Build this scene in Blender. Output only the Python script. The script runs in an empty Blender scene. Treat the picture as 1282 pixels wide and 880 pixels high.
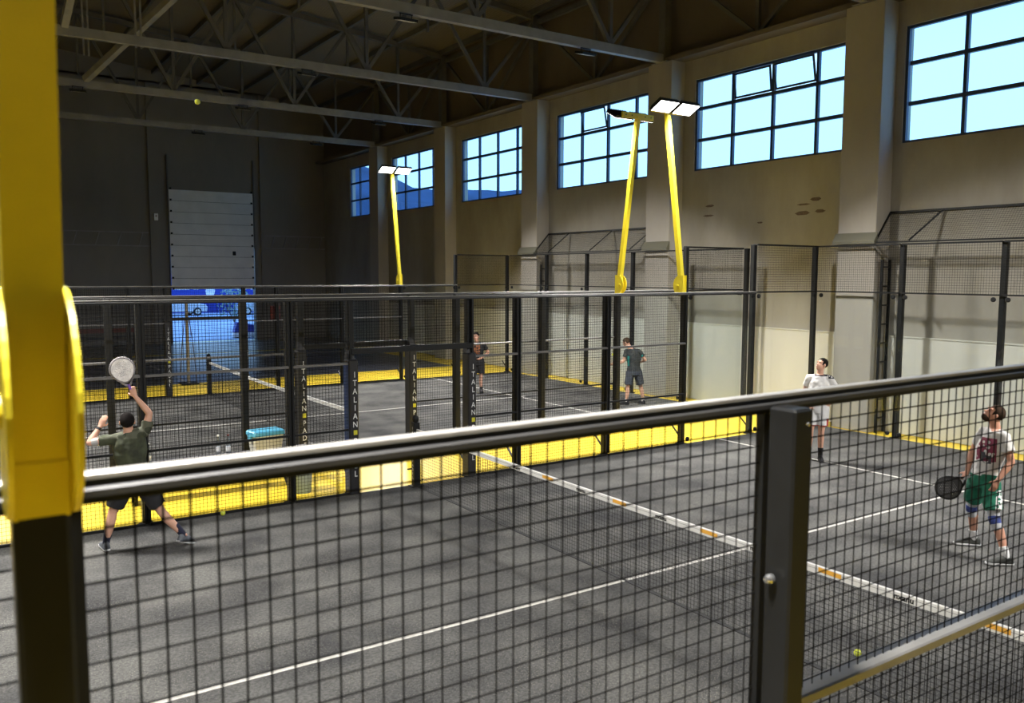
import bpy, bmesh, math, random
from mathutils import Vector, Matrix, noise
random.seed(7)
S = bpy.context.scene
COL = S.collection
R = math.radians
PI = math.pi

# ---------------------------------------------------------------- materials
def new_mat(name):
    m = bpy.data.materials.new(name); m.use_nodes = True
    nt = m.node_tree
    return m, nt, nt.nodes['Principled BSDF'], nt.nodes['Material Output']

def plain(name, col, rough=0.5, metal=0.0, spec=0.5, var=0.0, scale=6.0, bump=0.0, bscale=60.0, emit=None, estr=0.0):
    m, nt, b, o = new_mat(name)
    b.inputs['Base Color'].default_value = (*col, 1)
    b.inputs['Roughness'].default_value = rough
    b.inputs['Metallic'].default_value = metal
    b.inputs['Specular IOR Level'].default_value = spec
    if emit:
        b.inputs['Emission Color'].default_value = (*emit, 1); b.inputs['Emission Strength'].default_value = estr
    if var or bump:
        tc = nt.nodes.new('ShaderNodeTexCoord')
    if var:
        n = nt.nodes.new('ShaderNodeTexNoise'); n.inputs['Scale'].default_value = scale; n.inputs['Detail'].default_value = 6
        nt.links.new(tc.outputs['Object'], n.inputs['Vector'])
        r = nt.nodes.new('ShaderNodeMapRange')
        r.inputs[1].default_value = .3; r.inputs[2].default_value = .7
        r.inputs[3].default_value = 1 - var; r.inputs[4].default_value = 1 + var
        nt.links.new(n.outputs['Fac'], r.inputs[0])
        mx = nt.nodes.new('ShaderNodeVectorMath'); mx.operation = 'SCALE'
        mx.inputs[0].default_value = col
        nt.links.new(r.outputs[0], mx.inputs['Scale'])
        nt.links.new(mx.outputs[0], b.inputs['Base Color'])
    if bump:
        n2 = nt.nodes.new('ShaderNodeTexNoise'); n2.inputs['Scale'].default_value = bscale; n2.inputs['Detail'].default_value = 4
        nt.links.new(tc.outputs['Object'], n2.inputs['Vector'])
        bp = nt.nodes.new('ShaderNodeBump'); bp.inputs['Strength'].default_value = bump; bp.inputs['Distance'].default_value = .02
        nt.links.new(n2.outputs['Fac'], bp.inputs['Height'])
        nt.links.new(bp.outputs[0], b.inputs['Normal'])
    return m

def regions(name, base, regs, rough=0.85, var=0.12, scale=9.0):
    """cloth whose print / panels sit in boxes of its own object space: regs = [(colour, (x0,x1,y0,y1,z0,z1), noise scale or 0)]"""
    m, nt, b, o = new_mat(name)
    b.inputs['Roughness'].default_value = rough
    tc = nt.nodes.new('ShaderNodeTexCoord'); sp = nt.nodes.new('ShaderNodeSeparateXYZ')
    nt.links.new(tc.outputs['Object'], sp.inputs[0])
    def mth(op, a, v):
        n = nt.nodes.new('ShaderNodeMath'); n.operation = op
        for i, q in enumerate((a, v)):
            if isinstance(q, (int, float)): n.inputs[i].default_value = q
            else: nt.links.new(q, n.inputs[i])
        return n.outputs[0]
    n = nt.nodes.new('ShaderNodeTexNoise'); n.inputs['Scale'].default_value = scale; n.inputs['Detail'].default_value = 5
    nt.links.new(tc.outputs['Object'], n.inputs['Vector'])
    r = nt.nodes.new('ShaderNodeMapRange'); r.inputs[1].default_value = .35; r.inputs[2].default_value = .65
    r.inputs[3].default_value = 1 - var; r.inputs[4].default_value = 1 + var
    nt.links.new(n.outputs['Fac'], r.inputs[0])
    sc = nt.nodes.new('ShaderNodeVectorMath'); sc.operation = 'SCALE'; sc.inputs[0].default_value = base
    nt.links.new(r.outputs[0], sc.inputs['Scale'])
    cur = sc.outputs[0]
    for col, (x0, x1, y0, y1, z0, z1), ns in regs:
        f = None
        for ax, lo, hi in ((0, x0, x1), (1, y0, y1), (2, z0, z1)):
            g = mth('MULTIPLY', mth('GREATER_THAN', sp.outputs[ax], lo), mth('LESS_THAN', sp.outputs[ax], hi))
            f = g if f is None else mth('MULTIPLY', f, g)
        if ns:
            n3 = nt.nodes.new('ShaderNodeTexVoronoi'); n3.inputs['Scale'].default_value = ns
            nt.links.new(tc.outputs['Object'], n3.inputs['Vector'])
            f = mth('MULTIPLY', f, mth('GREATER_THAN', n3.outputs['Distance'], .38))
        mx = nt.nodes.new('ShaderNodeMix'); mx.data_type = 'RGBA'
        nt.links.new(f, mx.inputs[0]); nt.links.new(cur, mx.inputs[6]); mx.inputs[7].default_value = (*col, 1)
        cur = mx.outputs[2]
    nt.links.new(cur, b.inputs['Base Color'])
    return m

def glass_mat(name, tint, refl=0.06, rough=0.0, fres=1.3):
    m = bpy.data.materials.new(name); m.use_nodes = True; nt = m.node_tree; nt.nodes.clear()
    o = nt.nodes.new('ShaderNodeOutputMaterial'); t = nt.nodes.new('ShaderNodeBsdfTransparent'); g = nt.nodes.new('ShaderNodeBsdfGlossy')
    t.inputs[0].default_value = (*tint, 1); g.inputs['Roughness'].default_value = rough
    lw = nt.nodes.new('ShaderNodeLayerWeight'); lw.inputs[0].default_value = .5
    pw = nt.nodes.new('ShaderNodeMath'); pw.operation = 'POWER'; nt.links.new(lw.outputs['Facing'], pw.inputs[0]); pw.inputs[1].default_value = 5
    f0 = ((fres - 1) / (fres + 1)) ** 2
    f = nt.nodes.new('ShaderNodeMath'); f.operation = 'MULTIPLY_ADD'; nt.links.new(pw.outputs[0], f.inputs[0]); f.inputs[1].default_value = 1 - f0; f.inputs[2].default_value = f0
    mx = nt.nodes.new('ShaderNodeMixShader')
    nt.links.new(f.outputs[0], mx.inputs[0]); nt.links.new(t.outputs[0], mx.inputs[1]); nt.links.new(g.outputs[0], mx.inputs[2])
    nt.links.new(mx.outputs[0], o.inputs[0])
    return m

def turf_mat():
    m, nt, b, o = new_mat('court_turf')
    tc = nt.nodes.new('ShaderNodeTexCoord')
    def nz(s, d=5):
        n = nt.nodes.new('ShaderNodeTexNoise'); n.inputs['Scale'].default_value = s; n.inputs['Detail'].default_value = d
        nt.links.new(tc.outputs['Object'], n.inputs['Vector']); return n.outputs['Fac']
    def ramp(f, stops):
        r = nt.nodes.new('ShaderNodeValToRGB'); nt.links.new(f, r.inputs[0])
        while len(r.color_ramp.elements) < len(stops): r.color_ramp.elements.new(.5)
        for e, (p, c) in zip(r.color_ramp.elements, stops): e.position = p; e.color = (*c, 1)
        return r.outputs[0]
    big = ramp(nz(1.1, 8), [(.34, (.046, .046, .047)), (.66, (.124, .122, .115))])
    fine = ramp(nz(34, 3), [(.38, (.74, .74, .74)), (.62, (1.14, 1.14, 1.14))])
    mu = nt.nodes.new('ShaderNodeMix'); mu.data_type = 'RGBA'; mu.blend_type = 'MULTIPLY'; mu.inputs[0].default_value = 1
    nt.links.new(big, mu.inputs[6]); nt.links.new(fine, mu.inputs[7])
    sand = ramp(nz(95, 2), [(.60, (0, 0, 0)), (.70, (1, 1, 1))])
    patch = ramp(nz(.9, 4), [(.36, (.10, .10, .10)), (.64, (.95, .95, .95))])
    mm = nt.nodes.new('ShaderNodeMix'); mm.data_type = 'RGBA'; mm.blend_type = 'MULTIPLY'; mm.inputs[0].default_value = 1
    nt.links.new(sand, mm.inputs[6]); nt.links.new(patch, mm.inputs[7])
    mx = nt.nodes.new('ShaderNodeMix'); mx.data_type = 'RGBA'
    nt.links.new(mm.outputs[2], mx.inputs[0]); nt.links.new(mu.outputs[2], mx.inputs[6]); mx.inputs[7].default_value = (.40, .37, .30, 1)
    nt.links.new(mx.outputs[2], b.inputs['Base Color'])
    b.inputs['Roughness'].default_value = .95; b.inputs['Specular IOR Level'].default_value = .15
    bp = nt.nodes.new('ShaderNodeBump'); bp.inputs['Strength'].default_value = .35; bp.inputs['Distance'].default_value = .02
    nt.links.new(nz(60, 3), bp.inputs['Height']); nt.links.new(bp.outputs[0], b.inputs['Normal'])
    return m

def wall_mat(name, col, stain, amount=.5, bump=.15):
    m, nt, b, o = new_mat(name)
    tc = nt.nodes.new('ShaderNodeTexCoord')
    mp = nt.nodes.new('ShaderNodeMapping'); mp.inputs['Scale'].default_value = (1, 1, .45)
    nt.links.new(tc.outputs['Object'], mp.inputs[0])
    n = nt.nodes.new('ShaderNodeTexNoise'); n.inputs['Scale'].default_value = .9; n.inputs['Detail'].default_value = 8; n.inputs['Roughness'].default_value = .65
    nt.links.new(mp.outputs[0], n.inputs['Vector'])
    r = nt.nodes.new('ShaderNodeMapRange'); r.inputs[1].default_value = .35; r.inputs[2].default_value = .75; r.inputs[3].default_value = 0; r.inputs[4].default_value = amount
    nt.links.new(n.outputs['Fac'], r.inputs[0])
    mx = nt.nodes.new('ShaderNodeMix'); mx.data_type = 'RGBA'
    nt.links.new(r.outputs[0], mx.inputs[0]); mx.inputs[6].default_value = (*col, 1); mx.inputs[7].default_value = (*stain, 1)
    nt.links.new(mx.outputs[2], b.inputs['Base Color'])
    b.inputs['Roughness'].default_value = .9; b.inputs['Specular IOR Level'].default_value = .2
    n2 = nt.nodes.new('ShaderNodeTexNoise'); n2.inputs['Scale'].default_value = 14; n2.inputs['Detail'].default_value = 5
    nt.links.new(tc.outputs['Object'], n2.inputs['Vector'])
    bp = nt.nodes.new('ShaderNodeBump'); bp.inputs['Strength'].default_value = bump; bp.inputs['Distance'].default_value = .02
    nt.links.new(n2.outputs['Fac'], bp.inputs['Height']); nt.links.new(bp.outputs[0], b.inputs['Normal'])
    return m

def ribbed_mat(name, col, axis, freq, rough=.6, strength=.8):
    m, nt, b, o = new_mat(name)
    b.inputs['Base Color'].default_value = (*col, 1); b.inputs['Roughness'].default_value = rough
    tc = nt.nodes.new('ShaderNodeTexCoord'); w = nt.nodes.new('ShaderNodeTexWave')
    w.bands_direction = axis; w.inputs['Scale'].default_value = freq
    nt.links.new(tc.outputs['Object'], w.inputs['Vector'])
    bp = nt.nodes.new('ShaderNodeBump'); bp.inputs['Strength'].default_value = strength; bp.inputs['Distance'].default_value = .05
    nt.links.new(w.outputs['Fac'], bp.inputs['Height']); nt.links.new(bp.outputs[0], b.inputs['Normal'])
    return m

M = {}
M['turf'] = turf_mat()
M['line'] = plain('white_line_paint', (.52, .50, .46), .8, var=.25, scale=14)
M['yellow_floor'] = plain('yellow_floor_paint', (.93, .66, .05), .40, var=.08, scale=1.3, spec=.45)
M['grey_floor'] = plain('grey_floor_coating', (.07, .072, .085), .28, var=.2, scale=1.2, spec=.55)
M['concrete'] = wall_mat('beige_plaster', (.37, .35, .305), (.22, .195, .155), .6)
M['column'] = wall_mat('grey_column_plaster', (.40, .375, .335), (.29, .26, .22), .5)
M['wainscot'] = wall_mat('pale_wall_sheet', (.62, .61, .55), (.50, .49, .44), .5, .05)
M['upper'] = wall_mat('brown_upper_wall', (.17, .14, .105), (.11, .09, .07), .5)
M['far'] = wall_mat('dark_grey_wall', (.24, .225, .205), (.17, .16, .145), .5)
M['roof'] = ribbed_mat('corrugated_roof', (.20, .17, .12), 'Y', 3.2)
M['truss'] = plain('grey_truss_paint', (.25, .245, .24), .5, var=.15, scale=3)
M['truss2'] = plain('dark_truss_paint', (.11, .105, .098), .55, var=.15, scale=3)
M['black'] = plain('black_powder_coat', (.009, .0095, .010), .5, var=.2, scale=8, spec=.3)
M['post'] = plain('charcoal_post_coat', (.0105, .011, .0115), .45, var=.2, scale=8, spec=.32)
M['rail'] = plain('satin_dark_rail', (.045, .044, .043), .5, metal=.2, var=.15, scale=5)
M['rail2'] = plain('lit_middle_rail', (.16, .155, .15), .4, metal=.3, var=.2, scale=5)  # paler grey stands in for lamp light on the rail tops
M['midrail'] = plain('satin_grey_rail', (.30, .29, .27), .42, metal=.15, var=.12, scale=4)
M['wire'] = plain('black_wire', (.006, .0055, .005), .75, spec=.12)
M['yellow'] = plain('yellow_pole_paint', (.80, .66, .03), .42, var=.06, scale=5)
M['glass'] = glass_mat('court_glass', (.966, .979, .979), fres=1.36)
M['pane'] = glass_mat('window_glass', (.86, .95, 1.0), fres=1.3)
M['navy'] = plain('navy_window_frame', (.025, .045, .10), .5)
M['lens'] = plain('lit_led_lens', (.9, .9, .9), .4, emit=(1.0, .965, .90), estr=14)
M['lens_off'] = plain('unlit_lens', (.85, .82, .72), .3)
M['alu'] = plain('bare_aluminium', (.55, .55, .53), .35, metal=.8)
M['chrome'] = plain('bolt_steel', (.75, .75, .75), .25, metal=.9)
M['white_net'] = plain('white_net_tape', (.74, .73, .70), .75, var=.1, scale=5)
M['net'] = plain('black_net_cord', (.016, .016, .016), .8)
M['ink'] = plain('black_ink', (.015, .015, .015), .7)
M['orange'] = plain('orange_print', (.80, .42, .06), .7)
M['letter'] = plain('white_lettering', (.78, .78, .76), .6)
M['logo_yellow'] = plain('yellow_logo', (.62, .58, .03), .6)
M['pad'] = plain('black_vinyl_pad', (.016, .016, .018), .45, var=.2, scale=10)
M['pad_blue'] = plain('navy_vinyl', (.012, .03, .11), .45)
M['door'] = plain('white_door_panel', (.80, .80, .80), .55, var=.06, scale=2)
M['doorgap'] = plain('door_joint', (.14, .14, .15), .7)
M['skin'] = plain('skin', (.60, .335, .235), .55, var=.08, scale=9)
M['skin2'] = plain('skin_tanned', (.52, .26, .175), .55, var=.1, scale=9)
M['hair'] = plain('dark_hair', (.010, .008, .007), .85, bump=.4, bscale=160, spec=.1)
M['hair2'] = plain('brown_hair', (.040, .025, .016), .85, bump=.4, bscale=160, spec=.1)
M['eye'] = plain('dark_eye', (.02, .015, .012), .3)
M['lip'] = plain('lip', (.36, .13, .11), .5)
M['ball'] = plain('yellow_ball_felt', (.70, .78, .06), .9, bump=.5, bscale=200)
M['seam'] = plain('ball_seam', (.8, .82, .7), .8)
M['redcab'] = plain('dark_red_paint', (.13, .016, .014), .5)
M['cyan'] = plain('cyan_lid_plastic', (.10, .42, .62), .4)
M['tub'] = plain('milky_plastic', (.62, .60, .50), .45)
M['bin'] = plain('grey_blue_plastic', (.22, .31, .58), .5)
M['bottle'] = glass_mat('clear_bottle_plastic', (.80, .84, .88), fres=2.0, rough=.12)
M['cap'] = plain('white_cap', (.8, .8, .8), .4)
M['label'] = plain('white_bottle_label', (.75, .76, .80), .5)
M['bench'] = plain('blue_black_bench', (.022, .022, .032), .5)
M['asphalt'] = plain('pavement', (.42, .44, .48), .8, var=.12, scale=.5)
M['hill'] = plain('hazy_wooded_hill', (.035, .060, .10), 1.0, var=.35, scale=.02)  # aerial haze is put into the bluish colour
M['banner'] = plain('blue_hoarding', (.012, .035, .30), .6)
M['banner_top'] = plain('light_blue_strip', (.05, .16, .55), .6)
M['carpaint'] = plain('silver_car_paint', (.55, .60, .66), .25, metal=.3)
M['carglass'] = plain('car_glass', (.03, .05, .09), .1)
M['tyre'] = plain('tyre_rubber', (.012, .012, .014), .8)
M['leaf'] = plain('pale_shrub_leaf', (.30, .42, .34), .7, var=.3, scale=4)
M['bark'] = plain('shrub_stem', (.10, .07, .05), .8)
M['beige'] = plain('beige_pole', (.34, .30, .24), .5)
M['rear_floor'] = plain('dim_rear_floor', (.11, .095, .07), .3, var=.3, scale=.8, spec=.55)  # dull brown paints in the dim light on the rear yellow floor

# ---------------------------------------------------------------- mesh builder
class MB:
    def __init__(s): s.v = []; s.f = []
    def box(s, a, b):
        x0, y0, z0 = a; x1, y1, z1 = b; n = len(s.v)
        s.v += [Vector(p) for p in ((x0, y0, z0), (x1, y0, z0), (x1, y1, z0), (x0, y1, z0), (x0, y0, z1), (x1, y0, z1), (x1, y1, z1), (x0, y1, z1))]
        s.f += [[n + i for i in q] for q in ((0, 3, 2, 1), (4, 5, 6, 7), (0, 1, 5, 4), (1, 2, 6, 5), (2, 3, 7, 6), (3, 0, 4, 7))]
        return s
    def cbox(s, a, b, c=.006):
        """box with chamfered vertical and top edges"""
        x0, y0, z0 = a; x1, y1, z1 = b; n = len(s.v)
        def ring(x0, y0, x1, y1, c, z):
            return [(x0 + c, y0, z), (x1 - c, y0, z), (x1, y0 + c, z), (x1, y1 - c, z), (x1 - c, y1, z), (x0 + c, y1, z), (x0, y1 - c, z), (x0, y0 + c, z)]
        rs = [ring(x0, y0, x1, y1, c, z0), ring(x0, y0, x1, y1, c, z1 - c), ring(x0 + c, y0 + c, x1 - c, y1 - c, c * .5, z1)]
        return s.rings(rs)
    def rings(s, rs, close=True, cap=True):
        n = len(s.v); k = len(rs[0])
        for r in rs: s.v += [Vector(p) for p in r]
        for i in range(len(rs) - 1):
            for j in range(k if close else k - 1):
                j2 = (j + 1) % k
                s.f.append([n + i * k + j, n + i * k + j2, n + (i + 1) * k + j2, n + (i + 1) * k + j])
        if cap:
            s.f.append([n + j for j in range(k)][::-1]); s.f.append([n + (len(rs) - 1) * k + j for j in range(k)])
        return s
    def bar(s, p, q, w, h, up=(0, 0, 1)):
        p = Vector(p); q = Vector(q); d = (q - p).normalized(); u = Vector(up)
        if abs(d.dot(u)) > .98: u = Vector((0, 1, 0))
        a = d.cross(u).normalized(); b = a.cross(d)
        a *= w / 2; b *= h / 2
        return s.rings([[c - a - b, c + a - b, c + a + b, c - a + b] for c in (p, q)])
    def tube(s, p, q, r, r2=None, n=8, cap=True):
        p = Vector(p); q = Vector(q); r2 = r if r2 is None else r2
        d = (q - p).normalized(); u = Vector((0, 0, 1)) if abs(d.z) < .95 else Vector((1, 0, 0))
        a = d.cross(u).normalized(); b = d.cross(a)
        return s.rings([[c + (a * math.cos(2 * PI * i / n) + b * math.sin(2 * PI * i / n)) * rr for i in range(n)] for c, rr in ((p, r), (q, r2))], cap=cap)
    def path(s, pts, r, n=6):
        for a, b in zip(pts, pts[1:]): s.tube(a, b, r, n=n)
        return s
    def lathe(s, c, prof, n=16, axis='z'):
        c = Vector(c); rs = []
        for r, z in prof:
            ring = []
            for i in range(n):
                a = 2 * PI * i / n; x, y = r * math.cos(a), r * math.sin(a)
                ring.append(c + (Vector((x, y, z)) if axis == 'z' else Vector((z, x, y)) if axis == 'x' else Vector((y, z, x))))
            rs.append(ring)
        return s.rings(rs)
    def ell(s, c, rx, ry, rz, n=16, m=10, mat=None):
        c = Vector(c); rs = []
        for i in range(1, m):
            t = PI * i / m - PI / 2
            ring = []
            for j in range(n):
                a = 2 * PI * j / n
                p = Vector((rx * math.cos(t) * math.cos(a), ry * math.cos(t) * math.sin(a), rz * math.sin(t)))
                ring.append(c + (mat @ p if mat else p))
            rs.append(ring)
        return s.rings(rs)
    def mesh(s, name):
        me = bpy.data.meshes.new(name); me.from_pydata([tuple(v) for v in s.v], [], s.f); me.update()
        bm = bmesh.new(); bm.from_mesh(me); bmesh.ops.recalc_face_normals(bm, faces=bm.faces); bm.to_mesh(me); bm.free()
        return me
    def build(s, name, mat, parent=None, smooth=False):
        me = s.mesh(name)
        return link(name, me, mat, parent, smooth)

def link(name, me, mat, parent=None, smooth=False):
    me.materials.clear(); me.materials.append(mat)
    if smooth:
        for p in me.polygons: p.use_smooth = True
    o = bpy.data.objects.new(name, me); COL.objects.link(o)
    if parent: o.parent = parent
    return o

def tag(o, label, cat, group=None):
    o['label'] = label; o['category'] = cat
    if group: o['group'] = group
    return o
def struct(o, label=None):
    o['kind'] = 'structure'
    if label: o['label'] = label
    return o
def thing(name, label, cat, loc=(0, 0, 0), rz=0, group=None):
    o = bpy.data.objects.new(name, None); o.empty_display_size = .1; COL.objects.link(o)
    o.location = loc; o.rotation_euler = (0, 0, rz)
    return tag(o, label, cat, group)

def evaluated(o):
    dg = bpy.context.evaluated_depsgraph_get()
    return bpy.data.meshes.new_from_object(o.evaluated_get(dg), depsgraph=dg)

def curve_mesh(cu):
    o = bpy.data.objects.new('tmp', cu); COL.objects.link(o)
    bpy.context.view_layer.update()
    me = evaluated(o); bpy.data.objects.remove(o); bpy.data.curves.remove(cu)
    return me
def text_mesh(body, size, ext=.002, align='CENTER', spacing=1.0, line=1.0, off=0.0):
    cu = bpy.data.curves.new('tmp_text', 'FONT'); cu.body = body; cu.size = size; cu.extrude = ext
    cu.align_x = align; cu.align_y = 'CENTER'; cu.space_character = spacing; cu.space_line = line; cu.resolution_u = 3; cu.offset = off
    return curve_mesh(cu)
def plate_mesh(outline, holes, ext):
    """flat plate in XY with real through-holes: outline and holes are point lists"""
    cu = bpy.data.curves.new('tmp_plate', 'CURVE'); cu.dimensions = '2D'; cu.fill_mode = 'BOTH'; cu.extrude = ext
    for pts in [outline] + holes:
        sp = cu.splines.new('POLY'); sp.points.add(len(pts) - 1)
        for p, q in zip(sp.points, pts): p.co = (q[0], q[1], 0, 1)
        sp.use_cyclic_u = True
    return curve_mesh(cu)

# ================================================================ building shell
XW, YF = 10.65, 40.8           # window wall, far wall
XL, YN = -15.0, -19.0          # left wall, wall behind the viewer
COLY = [9.2 + 6.1 * k for k in range(-4, 5)]   # columns along the window wall
WZ0, WZ1 = 6.08, 8.45
Ridge, ZR, ZE = -2.2, 12.95, 11.65

fl = struct(MB().box((XL, YN, -.3), (XW + .3, YF + .4, -.012)).build('floor', M['yellow_floor']))
def court(x0, x1, y0, y1, mat=None, z=0.0):
    return struct(MB().box((x0, y0, -.012), (x1, y1, z)).build('court_turf', mat or M['turf']))
def lines(par, y0, y1, bx=0.0):
    ym = (y0 + y1) / 2
    for x in (-6.95, 6.95):
        MB().box((bx + x - .025, y0 + .03, 0), (bx + x + .025, y1 - .03, .004)).build('service_line', M['line'], par)
    MB().box((bx - 6.975 - .17, ym - .025, 0), (bx + 6.975 + .17, ym + .025, .0045)).build('centre_line', M['line'], par)
tA = court(-10.05, 10.05, -.03, 10.05); lines(tA, 0, 10)
tB = court(-10.1, 9.95, 12.0, 22.28); lines(tB, 12.05, 22.2, -.09)
tC = court(-10.1, 9.25, 24.95, 34.4, M['grey_floor'], -.002)
struct(MB().box((XL, 34.9, -.012), (XW - .02, YF, -.004)).build('floor', M['rear_floor']))
MB().box((-.03, 25.0, -.002), (.03, 34.3, .002)).build('white_floor_stripe', M['line'], tC)

# right wall with window openings
w = MB()
w.box((XW, YN, 0), (XW + .3, YF, WZ0)); w.box((XW, YN, WZ1), (XW + .3, YF, 9.0))
spans = []
ys = [YN] + COLY + [YF]
for i in range(len(COLY) + 1):
    a = COLY[i - 1] + .45 if i else YN
    b = COLY[i] - .45 if i < len(COLY) else YF
    if b - a < 1.5: continue
    if i == 0: continue
    gap = .38 if i != 4 else .17
    if i == len(COLY): spans.append((a + .06, 37.42))
    else: spans.append((a + .05, b - gap))
prev = YN
for a, b in spans:
    w.box((XW, prev, WZ0), (XW + .3, a, WZ1)); prev = b
w.box((XW, prev, WZ0), (XW + .3, YF, WZ1))
struct(w.build('wall_right', M['concrete']))
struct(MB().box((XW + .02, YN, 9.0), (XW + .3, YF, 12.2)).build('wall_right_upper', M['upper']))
struct(MB().box((10.2, YN, 8.98), (XW + .02, YF, 9.1)).build('ledge', M['upper']))
# pale sheet on the lower wall, between the columns
for i in range(1, len(COLY)):
    a, b = COLY[i - 1] + .45, COLY[i] - .45
    struct(MB().box((XW - .03, a, 0), (XW, b, 2.04)).box((XW - .045, a, 2.04), (XW, b, 2.065)).build('trim_%d' % i, M['wainscot']))
struct(MB().box((XW - .03, COLY[-1] + .45, 0), (XW, YF, 2.04)).build('trim_9', M['concrete']))
for y in COLY:
    struct(MB().cbox((10.15, y - .45, 0), (XW, y + .45, 8.98), .012).build('column', M['column']))
# spalled brick patches on the wall bay nearest the net
pb = MB()
for (y, z, wd, h) in ((10.62, 5.08, .34, .10), (10.98, 4.78, .42, .11), (10.5, 4.80, .30, .09), (10.95, 4.98, .35, .05), (13.85, 5.13, .3, .07), (13.9, 4.88, .34, .06), (12.2, 4.62, .18, .05)):
    k = 6
    pb.rings([[(XW - .006, y + wd / 2 * math.cos(2 * PI * i / k) * (.75 + .5 * random.random()), z + h / 2 * math.sin(2 * PI * i / k) * (.8 + .3 * random.random())) for i in range(k)],
              [(XW + .01, y + wd / 2 * math.cos(2 * PI * i / k), z + h / 2 * math.sin(2 * PI * i / k)) for i in range(k)]])
struct(pb.build('spalled_plaster', plain('bare_brick', (.13, .095, .07), .95, var=.3, scale=20)))

# windows
for wi, (a, b) in enumerate(spans):
    n = max(1, round((b - a) / 1.25)); f = MB()
    pw = 1.25 if n >= 4 else (b - a) / n
    ym = [b - pw * k for k in range(1, n)]
    zr = [WZ0 + (WZ1 - WZ0) * .335, WZ0 + (WZ1 - WZ0) * .68]
    x0, x1 = XW + .04, XW + .12
    f.box((x0, a, WZ0), (x1, a + .06, WZ1)); f.box((x0, b - .06, WZ0), (x1, b, WZ1))
    f.box((x0, a + .06, WZ0), (x1, b - .06, WZ0 + .05)); f.box((x0, a + .06, WZ1 - .06), (x1, b - .06, WZ1))
    yy = [a + .06] + sorted(ym) + [b - .06]
    for y in ym: f.box((x0, y - .035, WZ0 + .05), (x1, y + .035, WZ1 - .06))
    for z in zr:
        for ya, yb in zip(yy, yy[1:]):
            f.box((x0, ya + .035, z - .04), (x1, yb - .035, z + .04))
    fo = struct(f.build('window_%d' % (wi + 1), M['navy']))
    # vents tilted open in the top row of two windows
    tilt = {4: 1, 5: 2}.get(wi)
    g = MB()
    for ri, (za, zb) in enumerate(((WZ0, zr[0]), (zr[0], zr[1]), (zr[1], WZ1))):
        for ci, (ya, yb) in enumerate(zip(yy, yy[1:])):
            if ri == 2 and tilt and ci in ((1, 2) if tilt == 1 else (2,)): continue
            g.box((XW + .075, ya, za), (XW + .081, yb, zb))
    g.build('panes', M['pane'], fo)
    if tilt:
        for ci in ((1, 2) if tilt == 1 else (2,)):
            ya, yb = yy[ci] + .05, yy[ci + 1] - .05; za, zb = zr[1] + .06, WZ1 - .08
            th = R(11 if ci == 1 or tilt == 2 else 7)
            mt = Matrix.Translation((XW + .06, 0, za)) @ Matrix.Rotation(-th, 4, 'Y')
            sf = MB(); h = zb - za
            for p, q in (((0, ya, 0), (.03, yb, .05)), ((0, ya, h - .05), (.03, yb, h)), ((0, ya, .05), (.03, ya + .045, h - .05)), ((0, yb - .045, .05), (.03, yb, h - .05))): sf.box(p, q)
            sf.v = [mt @ v for v in sf.v]
            so = sf.build('vent_sash', M['navy'], fo)
            sg = MB().box((.012, ya + .045, .05), (.018, yb - .045, h - .05)); sg.v = [mt @ v for v in sg.v]
            sg.build('vent_pane', M['pane'], so)

# far wall with the raised door
DX0, DX1 = 2.9, 6.9
w = MB(); w.box((XL, YF, 0), (DX0, YF + .3, 12.2)); w.box((DX1, YF, 0), (XW + .3, YF + .3, 12.2)); w.box((DX0, YF, 4.6), (DX1, YF + .3, 12.2))
struct(w.build('wall_back', M['far']))
gable = MB()
gable.rings([[(XL, y, 12.1), (XW + .3, y, 12.1), (XW + .3, y, 12.25), (Ridge, y, 13.6), (XL, y, 12.4)] for y in (YF, YF + .3)])
struct(gable.build('gable', M['far']))
dr = thing('sectional_door', 'white sectional door half raised over the bright doorway in the far wall', 'door', (0, YF, 0)); dr['kind'] = 'structure'; dr.name = 'door_1'
hs = (7.29 - 2.56) / 9
for k in range(9):
    z = 2.56 + hs * k
    MB().cbox((DX0 + .02, -.09, z + .008), (DX1 - .02, -.045, z + hs - .008), .006).build('door_section', M['door'], dr)
MB().box((DX0 + .03, -.06, 2.57), (DX1 - .03, -.05, 7.28)).build('joint_strip', M['doorgap'], dr)
for x in (DX0 - .04, DX1 + .0):
    t = MB().box((x, -.11, 0), (x + .04, -.01, 8.9)).build('track', M['truss2'], dr)
h = MB()
for k in range(10):
    for x in (DX0 + .05, DX1 - .14): h.box((x, -.115, 2.55 + hs * k), (x + .09, -.09, 2.64 + hs * k))
h.build('hinges', M['black'], dr)
MB().cbox((5.82, -.11, 4.22), (5.98, -.09, 4.42), .01).build('lock', M['black'], dr)
# things on the far wall
for x0, x1 in ((2.05, 2.5), (7.25, 7.4)):
    struct(MB().box((x0, YF - .12, 0), (x1, YF, 12.1)).build('pilaster', M['far']))
def cable_tray(x0, x1, label, n):
    t = thing('cable_tray', label, 'cable tray', (0, YF - .02, 0))
    for z in (4.58, 5.2): MB().box((x0, -.06, z), (x1, -.02, z + .05)).build('rail', M['truss'], t)
    for k in range(n):
        x = x0 + (x1 - x0) * (k + .5) / n
        MB().bar((x, -.05, 4.62), (x + .18, -.02, 5.2), .05, .03).build('bracket', M['truss'], t)
cable_tray(-9.0, 2.0, 'thin two-rail cable tray fixed along the dark far wall, left of the white door', 12)
cable_tray(7.45, 10.6, 'thin two-rail cable tray on the far wall, between the white door and the window wall', 5)
t = thing('door_control_box', 'small grey control box on the pilaster beside the white sectional door', 'control box', (2.30, YF - .12, 6.0))
MB().cbox((-.09, -.12, -.2), (.09, 0, .12), .01).build('case', M['alu'], t); MB().lathe((0, -.12, 0), [(.03, -.03), (.03, 0), (.02, .0)], axis='y').build('button', M['redcab'], t)

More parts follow.
